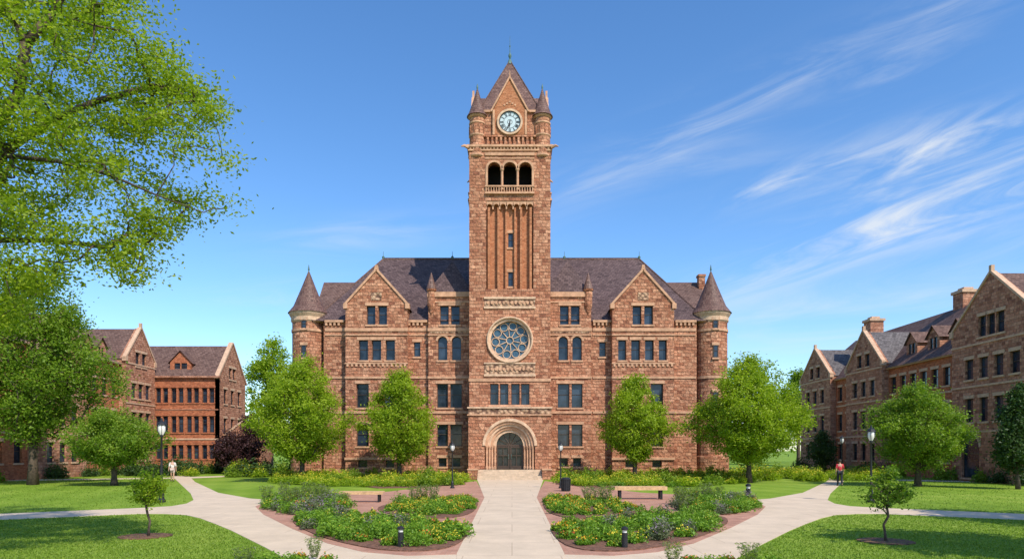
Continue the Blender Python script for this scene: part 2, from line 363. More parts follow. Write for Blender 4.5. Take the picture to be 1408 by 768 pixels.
for side in (0,1):
    D=65.2; F=FR(0,D)
    f=(lambda p:mx(p)) if side else (lambda p:p)
    def rr(a,b): return (min(f(a),f(b)),max(f(a),f(b)))
    xs=sorted([WX(f(475),D),WX(f(560),D)]); xa=WX(f(517.5),D)
    outer=[(xs[0],0),(xs[1],0),(xs[1],WZ(420,D)),(xa,WZ(372,D)),(xs[0],WZ(420,D))]
    wins=rowpx([rr(504,516),rr(520,532)],420,446,D)
    wins+=rowpx([rr(493,506),rr(511,524),rr(530,543)] if not side else [(850,861),(868,880),(887,899),(906,917)],467,495,D)
    wins+=rowpx([rr(490,507),rr(528,544)],527,560,D)+rowpx([rr(490,507),rr(528,544)],583,613,D)+rowpx([rr(492,505),rr(530,542)],632,642,D)
    facade(F,hall,outer,wins,0,0.9,M['stone'],rec=0.4)
    mb=MB(F); coping(mb,[(xs[0]-0.1,WZ(420,D)-0.05),(xa,WZ(372,D)),(xs[1]+0.1,WZ(420,D)-0.05)],0.2,-0.12,0.5)
    for x in xs: mb.box(x-0.2,x+0.2,-0.14,0.5,WZ(424,D),WZ(417,D))
    mb.prism([(xa-0.2,WZ(372,D)+0.1),(xa+0.2,WZ(372,D)+0.1),(xa+0.12,WZ(367,D)+0.2),(xa-0.12,WZ(367,D)+0.2)],-0.1,0.3)
    part(mb,'gable_coping',[M['trim']],hall)
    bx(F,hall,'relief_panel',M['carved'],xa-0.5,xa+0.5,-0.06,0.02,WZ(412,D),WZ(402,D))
    for yy,t in CRS+((500,0.12),): bx(F,hall,'string_course',M['trim'],xs[0]-0.06,xs[1]+0.06,-0.09,0.02,WZ(yy,D),WZ(yy,D)+t)
    mb=MB(F); n=14
    for i in range(n):
        x=xs[0]+(xs[1]-xs[0])*(i+0.5)/n
        mb.box(x-0.1,x+0.1,-0.08,0.02,WZ(500,D)-0.25,WZ(500,D)-0.003)
    part(mb,'corbel_table',[M['trim']],hall)
    mb=MB(); za=WZ(372,D)+0.02; zs=WZ(420,D); yb=D+8
    mb.add([(xs[0]-0.2,D+0.45,zs-0.2),(xa,D+0.45,za),(xa,yb,za),(xs[0]-0.2,yb,zs-0.2),(xs[1]+0.2,D+0.45,zs-0.2),(xs[1]+0.2,yb,zs-0.2)],[(0,1,2,3),(1,4,5,2)])
    part(mb,'roof',[M['slate']],hall)
    bx(None,hall,'wall',M['stone'],xs[0],xs[0]+0.3,D+0.9,D+5,EZ-0.5,zs-0.15); bx(None,hall,'wall',M['stone'],xs[1]-0.3,xs[1],D+0.9,D+5,EZ-0.5,zs-0.15)
    # inner bay
    D=65.55; F=FR(0,D); xs=sorted([WX(f(589),D),WX(f(648),D)])
    wins=rowpx([rr(605,617),rr(620,632)],420,446,D)+rowpx([rr(602,615),rr(621,634)],462,495,D,True)+rowpx([rr(601,616),rr(619,635)],527,560,D)+rowpx([rr(601,616),rr(619,635)],583,613,D)+rowpx([rr(603,614),rr(621,633)],629,641,D)
    ztop=WZ(403,D)
    facade(F,hall,rect(xs[0],xs[1],0,ztop),wins,0,0.42,M['stone'],rec=0.36)
    for yy,t in CRS: bx(F,hall,'string_course',M['trim'],xs[0]-0.06,xs[1]+0.06,-0.09,0.02,WZ(yy,D),WZ(yy,D)+t)
    bx(F,hall,'bay_cornice',M['trim'],xs[0]-0.1,xs[1]+0.1,-0.14,0.3,ztop-0.35,ztop+0.12); bx(F,hall,'string_course',M['trim'],xs[0]-0.05,xs[1]+0.05,-0.07,0.3,ztop-0.9,ztop-0.75)
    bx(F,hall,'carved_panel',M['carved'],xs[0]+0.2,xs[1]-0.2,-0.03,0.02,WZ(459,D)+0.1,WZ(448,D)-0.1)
    mb=MB(); cx=(xs[0]+xs[1])/2; za=WZ(358,68.5)
    q=[(xs[0]-0.1,D-0.05,ztop+0.1),(xs[1]+0.1,D-0.05,ztop+0.1),(xs[1]+0.1,D+7,ztop+0.1),(xs[0]-0.1,D+7,ztop+0.1),(cx,68.5,za),(cx,72,za)]
    mb.add(q,[(0,1,4),(1,2,5,4),(2,3,5),(3,0,4,5)]); part(mb,'roof',[M['slate']],hall)
    bx(None,hall,'wall',M['stone'],xs[0],xs[0]+0.3,D+0.42,D+6.5,EZ-0.5,ztop+0.1); bx(None,hall,'wall',M['stone'],xs[1]-0.3,xs[1],D+0.42,D+6.5,EZ-0.5,ztop+0.1)
    mb=MB(); px=WX(f(593),D); z0=WZ(420,D)
    mb.lathe(px,D+0.05,[(0.05,z0-1),(0.38,z0),(0.38,ztop+0.2),(0.48,ztop+0.25),(0.48,ztop+0.4)],12,0)
    mb.lathe(px,D+0.05,[(0.5,ztop+0.4),(0.02,WZ(374,D))],12,1); part(mb,'pinnacle',[M['stone'],M['cone']],hall)
    # corner turret
    tx=WX(f(424.5),67.2); ty=67.2; r=1.56; zt=WZ(432,67)
    mb=MB(); mb.lathe(tx,ty,[(r+0.15,0),(r+0.15,2.0),(r,2.15),(r,zt)],28)
    part(mb,'turret_wall',[M['stone']],hall,False)
    mb=MB()
    mb.lathe(tx,ty,[(r,zt-0.9),(r+0.12,zt-0.75),(r+0.12,zt-0.4),(r+0.3,zt-0.1),(r+0.3,zt+0.1)],28)
    part(mb,'turret_cornice',[M['palestone']],hall)
    for yy in (455,520,568):
        mb=MB(); mb.lathe(tx,ty,[(r+0.08,WZ(yy,D0)),(r+0.08,WZ(yy,D0)+0.25)],28); part(mb,'turret_band',[M['trim']],hall)
    mb=MB(); za=WZ(372,67.2); mb.lathe(tx,ty,[(r+0.42,zt+0.06),(r*0.93,zt+0.75),(r*0.45,zt+2.6),(0.03,za)],28)
    part(mb,'turret_roof',[M['cone']],hall,True)
    mb=MB(); mb.lathe(tx,ty,[(0.12,za-0.3),(0.05,za),(0.1,za+0.1),(0.02,za+0.6)],8); part(mb,'finial',[M['copper']],hall)
    for zz in (WZ(492,66),WZ(556,66),WZ(452,66)):
        window(FR(tx,ty),hall,-0.22,0.22,zz,zz+(1.2 if zz<14 else 0.8),-r-0.04,False,'trim','frame',0.03,True)
for a,b2 in ((447,474),(561,588),(815,841),(928,957)):
    x0,x1=WX(a,D0),WX(b2,D0)
    for yy,t in CRS: bx(F0,hall,'string_course',M['trim'],x0,x1,-0.08,0.02,WZ(yy,D0),WZ(yy,D0)+t)
    bx(F0,hall,'eaves_cornice',M['trim'],x0,x1,-0.25,0.3,EZ-0.02,EZ+0.2)
    mb=MB(F0); n=int((x1-x0)/0.4)
    for i in range(n): mb.box(x0+0.4*i+0.05,x0+0.4*i+0.25,-0.2,0.02,EZ-0.3,EZ-0.023)
    part(mb,'dentils',[M['trim']],hall)
bx(F0,hall,'plinth',M['stone'],WX(448,D0),WX(955,D0),-0.12,0.02,0,1.1)
for a,b2 in ((474,561),(mx(561),mx(474))):
    bx(FR(0,65.2),hall,'plinth',M['trim'],WX(a,65.2),WX(b2,65.2),-0.12,0.02,0,0.55); bx(FR(0,65.2),hall,'string_course',M['trim'],WX(a,65.2),WX(b2,65.2),-0.15,0.02,1.72,1.95)
xl,xr=WX(430,D0),WX(972,D0); zr=WZ(356,76); x0,x1=WX(527,76),WX(879,76)
mb=MB(); e=EZ+0.12
mb.add([(xl,65.75,e),(xr,65.75,e),(xr,90.3,e),(xl,90.3,e),(x0,76,zr),(x1,76,zr),(x1,80,zr),(x0,80,zr)],[(0,1,5,4),(1,2,6,5),(2,3,7,6),(3,0,4,7),(4,5,6,7)])
part(mb,'roof',[M['slate']],hall)
bx(None,hall,'roof_ridge',M['sideslate'],x0,x1,75.93,76.07,zr-0.05,zr+0.14)
for a,b2 in (((xl,65.75,e),(x0,76,zr)),((xr,65.75,e),(x1,76,zr))):
    mb=MB(); mb.tube([a,b2],0.1,6); part(mb,'roof_ridge',[M['sideslate']],hall)
for px in (x0,x1,WX(622,76),WX(776,76)):
    mb=MB(); mb.lathe(px,76,[(0.12,zr),(0.16,zr+0.25),(0.03,zr+0.4),(0.02,zr+0.85)],8); part(mb,'finial',[M['copper']],hall)
for sgn in (-1,1):
    mb=MB(); zf=WZ(388,78); xa=sgn*abs(WX(440,78)); xb=sgn*abs(WX(520,78)); xe=sgn*20.6
    mb.add([(xe,69.5,e+0.02),(xb,69.5,e+0.02),(xb,88,e+0.02),(xe,88,e+0.02),(xa*0.98,78,zf),(xb,78,zf)],[(0,1,5,4),(1,2,5),(2,3,4,5),(3,0,4)])
    part(mb,'roof',[M['sideslate']],hall)
mb=MB(); cxx=WX(964,77)
mb.box(cxx-0.35,cxx+0.35,76.6,77.4,EZ,WZ(381,77)); mb.box(cxx-0.42,cxx+0.42,76.5,77.5,WZ(381,77),WZ(378,77)); part(mb,'chimney',[M['stone']],hall)

# ---------------- TOWER
DT=63.5; cx=WX(701,DT); hw=3.78; TW=7.6
FT=FR(cx,DT); z=lambda py:WZ(py,DT)
zc=z(201); zb1=z(223); zb0=z(261)
def three(z0,z1): return [archp(-2.05,-0.85,z0,z1),archp(-0.6,0.6,z0,z1),archp(0.85,2.05,z0,z1)]
mb=MB(FT)
p0,p1=z(397),z(276)
rz=z(467); rr_=2.0
mb.panel([(-hw,0),(hw,0),(hw,zc),(-hw,zc)],[rect(-2.2,2.2,p0,p1)]+three(zb0,zb1)+[circ(0,rz,rr_,36)]+[rect(a,a+0.78,z(556),z(527)) for a in (-1.83,-0.91,0.13,1.05)]+[rect(-1.9,1.9,0.3,5.4)],0,0.6)
part(mb,'tower_wall',[M['stone']],hall)
for a in (math.pi/2,math.pi,-math.pi/2):
    F2=FR(cx,DT+TW/2)@Matrix.Rotation(a,4,'Z')@Matrix.Translation((0,-TW/2,0))
    mb=MB(F2); w2=hw if a==math.pi else TW/2
    yo=0 if a==math.pi else (TW/2-hw)
    mb.panel(rect(-w2+0.6*(a!=math.pi),w2-0.6*(a!=math.pi),0,zc),three(zb0,zb1),yo,0.6)
    part(mb,'tower_wall',[M['stone']],hall)
mb=MB(FT); slits=[rect(-0.16,0.3,z(338),z(318)),rect(-0.16,0.3,z(392),z(372))]
mb.panel(rect(-2.25,2.25,p0-0.05,p1+0.05),slits,0.5,0.15); part(mb,'tower_panel',[M['brick']],hall)
for s_ in slits: window(FT,hall,s_[0][0],s_[1][0],s_[0][1],s_[2][1],0.5,False,'trim','frame',0.12,True)
for x,w,yf in ((-1.95,0.22,0.12),(-1.05,0.2,0.12),(1.05,0.2,0.12),(1.95,0.22,0.12),(-0.35,0.14,0.22),(0.49,0.14,0.22)):
    bx(FT,hall,'tower_pilaster',M['brick'],x-w/2,x+w/2,yf,0.53,p0,p1-0.55)
mb=MB(FT); n=7
for i in range(n):
    xx=-2.2+4.4*i/n; w=4.4/n
    mb.prism([(xx,p1)]+[(xx+w/2-(w/2-0.06)*math.cos(math.pi*k/6),p1-0.5+(w/2-0.06)*math.sin(math.pi*k/6)) for k in range(7)]+[(xx+w,p1)],0.05,0.4)
    mb.box(xx-0.06,xx+0.06,0.05,0.4,p1-0.75,p1-0.5)
part(mb,'arcade_trim',[M['trim']],hall)
bx(FT,hall,'belfry_shade_fill',M['dark'],-3.0,3.0,2.0,2.1,zb0-0.3,zb1+0.4)  # black slabs put the shade behind the belfry arches into colour
bx(FT,hall,'belfry_shade_fill',M['dark'],-3.1,3.1,0.63,3.0,zb0-0.32,zb0-0.1)
for a in (0,math.pi/2,-math.pi/2):
    F2=FR(cx,DT+TW/2)@Matrix.Rotation(a,4,'Z')@Matrix.Translation((0,-(TW/2 if a==0 else hw),0))
    mb=MB(F2)
    for c in (-1.45,0,1.45):
        for i in range(10):
            a0=math.pi*i/10;a1=math.pi*(i+1)/10; zz=zb1-0.6
            mb.prism([(c+0.6*math.cos(a0),zz+0.6*math.sin(a0)),(c+0.8*math.cos(a0),zz+0.8*math.sin(a0)),(c+0.8*math.cos(a1),zz+0.8*math.sin(a1)),(c+0.6*math.cos(a1),zz+0.6*math.sin(a1))],-0.08,0.05)
    for c in (-0.725,0.725): mb.lathe(c,0.0,[(0.17,zb0),(0.17,zb0+0.15),(0.1,zb0+0.2),(0.1,zb1-0.85),(0.18,zb1-0.7),(0.18,zb1-0.6)],10)
    for c in (-2.15,2.15): mb.box(c-0.1,c+0.1,-0.08,0.05,zb0,zb1-0.6)
    part(mb,'belfry_arcade',[M['trim']],hall)
    mb=MB(F2)
    mb.box(-2.3,2.3,-0.22,0.1,z(267),z(264.5)); mb.box(-2.3,2.3,-0.2,0.0,z(257.5),z(255.5))
    for i in range(19): mb.box(-2.2+i*0.24-0.04,-2.2+i*0.24+0.04,-0.15,-0.06,z(264.5),z(257.5))
    part(mb,'balustrade',[M['trim']],hall)
    bx(F2,hall,'string_course',M['trim'],-2.3,2.3,-0.1,0.02,z(214),z(210)); bx(F2,hall,'string_course',M['trim'],-2.3,2.3,-0.06,0.02,z(218.5),z(217))
def ringbox(o,z0,z1,nm):
    mb=MB(FT)
    mb.box(-hw-o,hw+o,-o,0.3,z0,z1); mb.box(-hw-o,-hw+0.3,0.303,TW-0.303,z0,z1); mb.box(hw-0.3,hw+o,0.303,TW-0.303,z0,z1); mb.box(-hw-o,hw+o,TW-0.3,TW+o,z0,z1)
    part(mb,nm,[M['trim']],hall)
ringbox(0.10,z(207.5),z(205.5),'tower_cornice'); ringbox(0.2,z(202.6),z(199.5),'tower_cornice')
for (gx,gy) in ((-1,-1),(1,-1),(-1,1),(1,1)):
    mb=MB(FT); bx_=gx*(hw+0.1); by_=-0.1 if gy<0 else TW+0.1
    mb.tube([(bx_,by_,z(203)),(bx_+gx*0.35,by_+gy*0.2,z(202)),(bx_+gx*0.6,by_+gy*0.35,z(204))],[0.18,0.12,0.05],6); part(mb,'gargoyle',[M['trim']],hall)
mb=MB(FT); n=24
for i in range(n): mb.box(-hw+i*0.315+0.04,-hw+i*0.315+0.2,-0.12,0.0,z(205.5)+0.003,z(202.6)-0.003)
part(mb,'dentils',[M['trim']],hall)
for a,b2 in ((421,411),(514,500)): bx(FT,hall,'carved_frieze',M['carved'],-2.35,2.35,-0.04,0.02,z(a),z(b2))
for y0,y1,o in ((408,411,0.14),(424,421,0.1),(498,500,0.12),(517,514,0.12)):
    a,b2=sorted((z(y0),z(y1))); bx(FT,hall,'tower_band',M['palestone'],-2.4,2.4,-o,0.02,a,b2)
mb=MB(FT); n=12
for i in range(n):
    xx=-2.2+4.4*(i+0.5)/n
    for zz in (z(416),z(507)):
        mb.prism([(xx+0.13*math.cos(k*math.pi/3),zz+0.16*math.sin(k*math.pi/3)) for k in range(6)],-0.12,-0.03)
part(mb,'frieze_rosettes',[M['trim']],hall)
bx(FT,hall,'tower_band',M['trim'],-hw-0.05,hw+0.05,-0.08,0.02,z(524),z(520))
bx(FT,hall,'tower_band',M['trim'],-2.0,2.0,-0.1,0.02,z(558.6),z(556.4))
for a in (-1.83,-0.91,0.13,1.05): window(FT,hall,a,a+0.78,z(556),z(527),0,False,'trim','frame',0.42,False)
rose=link('rose_window',None,hall)
rose.matrix_parent_inverse=Matrix.Translation(-Vector(hall.location))
mb=MB(FT); pts=circ(0,rz,rr_+0.02,40); mb.add([(x,0.4,zz) for x,zz in pts],[tuple(range(40))]); o=part(mb,'glass',[M['roseglass']],rose); o.matrix_parent_inverse=Matrix()
mb=MB(FT)
def ring(cx_,cz_,r,tr,y,n=32,k=6): mb.tube([(cx_+r*math.cos(2*math.pi*i/n),y,cz_+r*math.sin(2*math.pi*i/n)) for i in range(n)],tr,k,0,True)
def annulus(r0,r1,y0,y1,n=40):
    for i in range(n):
        a0=2*math.pi*i/n;a1=2*math.pi*(i+1)/n
        mb.prism([(r0*math.cos(a0),rz+r0*math.sin(a0)),(r1*math.cos(a0),rz+r1*math.sin(a0)),(r1*math.cos(a1),rz+r1*math.sin(a1)),(r0*math.cos(a1),rz+r0*math.sin(a1))],y0,y1)
annulus(1.98,2.15,-0.1,0.1); annulus(1.76,1.985,0.02,0.38)
ring(0,rz,2.08,0.09,-0.12)
o=part(mb,'surround',[M['palestone']],rose); o.matrix_parent_inverse=Matrix()
mb=MB(FT); ring(0,rz,0.33,0.045,0.34,20)
for i in range(10):
    a=2*math.pi*i/10+0.1
    ring(1.34*math.cos(a),rz+1.34*math.sin(a),0.37,0.04,0.34,14,5)
    mb.tube([(0.36*math.cos(a+0.314),0.34,rz+0.36*math.sin(a+0.314)),(1.15*math.cos(a+0.314),0.34,rz+1.15*math.sin(a+0.314))],0.04,5)
o=part(mb,'tracery',[M['palestone']],rose); o.matrix_parent_inverse=Matrix()
# clock stage
q=2.75; zt=z(152)
bx(FT,hall,'clock_stage_wall',M['stone'],-q,q,0.35,TW-0.35,zc-0.2,zt)
mb=MB(FT)
mb.box(-q,q,0.12,0.37,z(187),z(184.5)); mb.box(-q,q,0.1,0.37,z(199),z(197.5))
for i in range(11):
    xx=-2.05+4.1*i/10; mb.box(xx-0.09,xx+0.09,0.14,0.36,z(197.5),z(187))
part(mb,'corbel_arcade',[M['stone']],hall)
bx(FT,hall,'eaves_cornice',M['trim'],-q-0.1,q+0.1,0.2,TW-0.2,zt-0.02,zt+0.18)
gz=z(150); ga=WZ(107,DT)
for a in (0,math.pi,math.pi/2,-math.pi/2):
    F2=FR(cx,DT+TW/2)@Matrix.Rotation(a,4,'Z')@Matrix.Translation((0,-TW/2+0.15,0))
    mb=MB(F2); mb.panel([(-1.55,z(184)),(1.55,z(184)),(1.55,gz),(0,ga),(-1.55,gz)],[],0,1.6)
    part(mb,'clock_gable',[M['brick']],hall)
    mb=MB(F2); coping(mb,[(-1.7,gz-0.2),(0,ga),(1.7,gz-0.2)],0.14,-0.12,0.3)
    mb.prism([(-0.1,ga),(0.1,ga),(0.0,ga+0.8)],-0.05,0.15)
    part(mb,'gable_coping',[M['trim']],hall)
    bx(F2,hall,'gable_pier',M['trim'],-1.6,-1.4,-0.06,0.02,z(184),gz); bx(F2,hall,'gable_pier',M['trim'],1.4,1.6,-0.06,0.02,z(184),gz)
    mb=MB(F2)
    for i in range(5): mb.prism([(-0.5+i*0.25+0.1*math.cos(k*math.pi/3),gz+0.75-abs(i-2)*0.15+0.1*math.sin(k*math.pi/3)) for k in range(6)],-0.05,0.02)
    part(mb,'gable_ornament',[M['trim']],hall)
    mb=MB(F2); mb.add([(-1.75,0.25,gz-0.2),(0,0.25,ga+0.05),(0,2.6,ga+0.05),(-1.75,2.0,gz-0.2),(1.75,0.25,gz-0.2),(1.75,2.0,gz-0.2)],[(0,1,2,3),(1,4,5,2)]); part(mb,'gable_roof',[M['cone']],hall)
    if a==0:
        kz=z(167); kr=0.96; ck=link('clock',None,hall)
        base=F2@Matrix.Translation((0,-0.06,kz))
        def cp(mb,nm,mt):
            o=part(mb,nm,mt,ck); o.matrix_parent_inverse=Matrix(); return o
        def band(mb,r0,r1,y0,y1,n=36):
            for i in range(n):
                a0=2*math.pi*i/n;a1=2*math.pi*(i+1)/n
                mb.prism([(r0*math.cos(a0),r0*math.sin(a0)),(r1*math.cos(a0),r1*math.sin(a0)),(r1*math.cos(a1),r1*math.sin(a1)),(r0*math.cos(a1),r0*math.sin(a1))],y0,y1)
        mb=MB(base); mb.prism(circ(0,0,kr,36),0,0.05); cp(mb,'clock_face',[M['clockface']])
        mb=MB(base); band(mb,kr+0.05,1.2,-0.12,0.06); cp(mb,'clock_surround',[M['palestone']])
        mb=MB(base); band(mb,kr-0.03,kr+0.047,-0.07,0.06); cp(mb,'clock_rim',[M['iron']])
        mb=MB(base); nums=['XII','I','II','III','IIII','V','VI','VII','VIII','IX','X','XI']
        for i,s_ in enumerate(nums):
            wd={'I':0.075,'V':0.13,'X':0.13}; tot=sum(wd[c] for c in s_); x=-tot/2
            mb.T=base@Matrix.Rotation(2*math.pi*i/12,4,'Y')@Matrix.Translation((0,0,0.75))
            for c in s_:
                w=wd[c]; m_=x+w/2
                if c=='I': mb.box(m_-0.021,m_+0.021,-0.02,-0.002,-0.14,0.14)
                elif c=='V':
                    mb.prism([(m_-0.055,0.14),(m_-0.015,0.14),(m_+0.018,-0.14),(m_-0.018,-0.14)],-0.02,-0.002); mb.prism([(m_+0.03,0.14),(m_+0.055,0.14),(m_+0.018,-0.14),(m_-0.0,-0.14)],-0.018,-0.002)
                else:
                    mb.prism([(m_-0.055,0.14),(m_-0.015,0.14),(m_+0.055,-0.14),(m_+0.015,-0.14)],-0.02,-0.002); mb.prism([(m_+0.03,0.14),(m_+0.055,0.14),(m_-0.03,-0.14),(m_-0.055,-0.14)],-0.018,-0.002)
                x+=w
        mb.T=base; band(mb,0.55,0.585,-0.01,-0.002,32); band(mb,0.2,0.24,-0.01,-0.002,16)
        cp(mb,'clock_numerals',[M['iron']])
        for ang,l,w in ((R(200),0.75,0.06),(R(185),0.5,0.085)):
            mb=MB(base@Matrix.Rotation(ang,4,'Y')); mb.prism([(-w/2,-0.15),(w/2,-0.15),(w/2+0.02,l*0.7),(0,l),(-w/2-0.02,l*0.7)],-0.05 if l>0.6 else -0.028,-0.03 if l>0.6 else -0.012); cp(mb,'clock_hand',[M['iron']])
mb=MB(FT); za=WZ(83,DT+TW/2); zb=zt+0.2
q=2.95; yc=TW/2
mb.add([(-q,yc-q-0.3,zb),(q,yc-q-0.3,zb),(q,yc+q+0.3,zb),(-q,yc+q+0.3,zb),(0,yc,za)],[(0,1,4),(1,2,4),(2,3,4),(3,0,4)]); part(mb,'tower_roof',[M['cone']],hall)
for a,b2 in ((-q,yc-q-0.3),(q,yc-q-0.3),(q,yc+q+0.3),(-q,yc+q+0.3)):
    mb=MB(FT); mb.tube([(a,b2,zb),(0,yc,za)],0.06,6); part(mb,'roof_ridge',[M['sideslate']],hall)
mb=MB(FT); mb.lathe(0,yc,[(0.28,za-0.45),(0.16,za),(0.06,za+0.1),(0.16,za+0.4),(0.14,za+0.55),(0.04,za+0.75),(0.035,za+1.3),(0.08,za+1.4),(0.025,za+1.5),(0.01,za+2.4)],10)
part(mb,'finial',[M['copper']],hall)
for sx in (-1,1):
    for yy in (0.62,TW-0.62):
        x=sx*3.05
        mb=MB(FT); mb.lathe(x,yy,[(0.25,zc-1.9),(0.80,zc-0.8),(0.80,zc+0.2),(0.74,zc+0.3),(0.74,z(157))],18); part(mb,'corner_turret_wall',[M['stone']],hall)
        for zz,o in ((zc-0.85,0.87),(z(185),0.80),(z(168),0.79),(z(158.5),0.86)):
            mb=MB(FT); mb.lathe(x,yy,[(o-0.1,zz-0.1),(o,zz),(o,zz+0.12),(o-0.08,zz+0.18)],18); part(mb,'corner_turret_band',[M['trim']],hall)
        for k in range(10):
            a=2*math.pi*k/10; mb=MB(FT); mb.lathe(x+0.75*math.cos(a),yy+0.75*math.sin(a),[(0.05,z(184)),(0.05,z(170))],6); part(mb,'colonette',[M['stone']],hall)
        mb=MB(FT); mb.lathe(x,yy,[(1.0,z(157)),(0.82,z(152.5)),(0.40,z(135)),(0.02,z(116))],18); part(mb,'corner_turret_roof',[M['cone']],hall,True)
        mb=MB(FT); mb.lathe(x,yy,[(0.06,z(118)),(0.09,z(115)),(0.01,z(110))],8); part(mb,'finial',[M['copper']],hall)
# portal
DP=62.6; FP=FR(cx,DP); z=lambda py:WZ(py,DP); sp=3.05
mb=MB(FP)
def archpoly(r,z0): return [(-r,z0),(r,z0)]+[(r*math.cos(math.pi*i/20),sp+r*math.sin(math.pi*i/20)) for i in range(21)]
mb.panel(rect(-hw-0.02,hw+0.02,0,z(569)),[archpoly(2.3,0.86)],0,0.92); part(mb,'portal_wall',[M['stone']],hall)
rs=[2.5,2.25,2.0,1.76,1.52,1.24]
for i in range(5):
    mb=MB(FP); y0=-0.08+0.17*i; r1,r0=rs[i],rs[i+1]
    for k in range(24):
        a0=math.pi*k/24;a1=math.pi*(k+1)/24
        mb.prism([(r0*math.cos(a0),sp+r0*math.sin(a0)),(r1*math.cos(a0),sp+r1*math.sin(a0)),(r1*math.cos(a1),sp+r1*math.sin(a1)),(r0*math.cos(a1),sp+r0*math.sin(a1))],y0,y0+0.4)
    part(mb,'archivolt',[M['trim'] if i%2 else M['palestone']],hall)
    if i>0:
        for sx in (-1,1):
            mb=MB(FP); xm=sx*(r0+r1)/2
            mb.lathe(xm,y0+0.12,[(0.14,0.87),(0.14,1.1),(0.09,1.15),(0.09,sp-0.35),(0.15,sp-0.1),(0.15,sp)],10)
            part(mb,'column',[M['trim']],hall)
            a,b2=sorted((sx*r0,sx*(r1-0.003))); bx(FP,hall,'jamb',M['stone'],a,b2,y0+0.2,y0+0.5,0.87,sp)
a,b2=z(569),z(561)
bx(FP,hall,'portal_cornice',M['trim'],-hw-0.12,hw+0.12,-0.12,0.88,a-0.12,a); bx(FP,hall,'portal_cornice',M['palestone'],-hw-0.12,hw+0.12,-0.15,0.88,b2,b2+0.14)
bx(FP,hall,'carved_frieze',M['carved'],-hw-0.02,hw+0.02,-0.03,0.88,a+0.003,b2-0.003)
mb=MB(FP); mb.add([(x,1.12,zz) for x,zz in archpoly(1.5,0.86)],[tuple(range(23))]); part(mb,'doorway_glass',[M['doorglass']],hall)
for sx in (-1,1):
    mb=MB(FP); x0_,x1_=(0.03,1.22) if sx>0 else (-1.22,-0.03); zz1=3.0
    t=0.13; mb.box(x0_,x0_+t,1.0,1.08,0.87,zz1); mb.box(x1_-t,x1_,1.0,1.08,0.87,zz1); mb.box(x0_+t,x1_-t,1.0,1.08,0.87,1.2); mb.box(x0_+t,x1_-t,1.0,1.08,zz1-t,zz1)
    mb.box(x0_+t,x1_-t,1.02,1.07,2.1,2.18); mb.box((x0_+x1_)/2-0.03,(x0_+x1_)/2+0.03,1.03,1.06,1.2,zz1-t)
    d=part(mb,'door',[M['door']],hall)
    mb=MB(FP); hx=0.14*sx; mb.tube([(hx,1.0,1.8),(hx,0.94,1.85),(hx,0.94,2.2),(hx,1.0,2.25)],0.02,6); o=part(mb,'handle',[M['copper']],d); o.matrix_parent_inverse=Matrix()
mb=MB(FP); mb.box(-1.3,1.3,0.98,1.09,3.003,3.16)
for i in range(5):
    a=math.pi*(i+1)/6; mb.tube([(0,1.04,3.1),(1.3*math.cos(a),1.04,3.05+1.3*math.sin(a))],0.035,5)
part(mb,'fanlight',[M['door']],hall)
mb=MB(FP)
for i in range(5): mb.box(-2.9,2.9,-0.36*(5-i),1.1 if i==4 else -0.36*(5-i)+0.37,0,0.172*(i+1))
part(mb,'steps',[M['stepstone']],hall)
for sx in (-1,1):
    a,b2=sorted((sx*2.92,sx*3.75)); bx(FP,hall,'step_pier',M['stone'],a,b2,-1.6,-0.003,0,0.85)
    a,b2=sorted((sx*2.88,sx*3.8)); bx(FP,hall,'pier_cap',M['trim'],a,b2,-1.66,-0.003,0.853,0.97)

# ============================================================ SIDE BUILDINGS
def gable_unit(F,par,xc,w,eave,apex,y0,wins,mat,trim,roofmat,depth=7,shoulder=0.0):
    x0,x1=xc-w/2,xc+w/2
    facade(F,par,[(x0,0),(x1,0),(x1,eave+shoulder),(xc,apex),(x0,eave+shoulder)],wins,y0,0.7,mat,trim=trim,fr='frame',rec=0.25)
    mb=MB(F); coping(mb,[(x0-0.12,eave+shoulder-0.1),(xc,apex),(x1+0.12,eave+shoulder-0.1)],0.18,y0-0.1,y0+0.35)
    for x in (x0,x1): mb.box(x-0.2,x+0.2,y0-0.13,y0+0.35,eave+shoulder-0.35,eave+shoulder+0.2)
    mb.box(xc-0.15,xc+0.15,y0-0.08,y0+0.2,apex+0.1,apex+0.6)
    part(mb,'gable_coping',[M[trim]],par)
    for zz in (4.1,7.9,eave+0.2):
        if zz<eave+shoulder: bx(F,par,'string_course',M[trim],x0-0.05,x1+0.05,y0-0.06,y0+0.02,zz,zz+0.16)
    mb=MB(F); za=apex-0.05; zs=eave+shoulder-0.15
    mb.add([(x0-0.1,y0+0.3,zs),(xc,y0+0.3,za),(xc,y0+depth,za),(x0-0.1,y0+depth,zs),(x1+0.1,y0+0.3,zs),(x1+0.1,y0+depth,zs)],[(0,1,2,3),(1,4,5,2)]); part(mb,'roof',[roofmat],par)
    bx(F,par,'wall',mat,x0,x0+0.3,y0+0.7,y0+depth*0.6,0,zs); bx(F,par,'wall',mat,x1-0.3,x1,y0+0.7,y0+depth*0.6,0,zs)
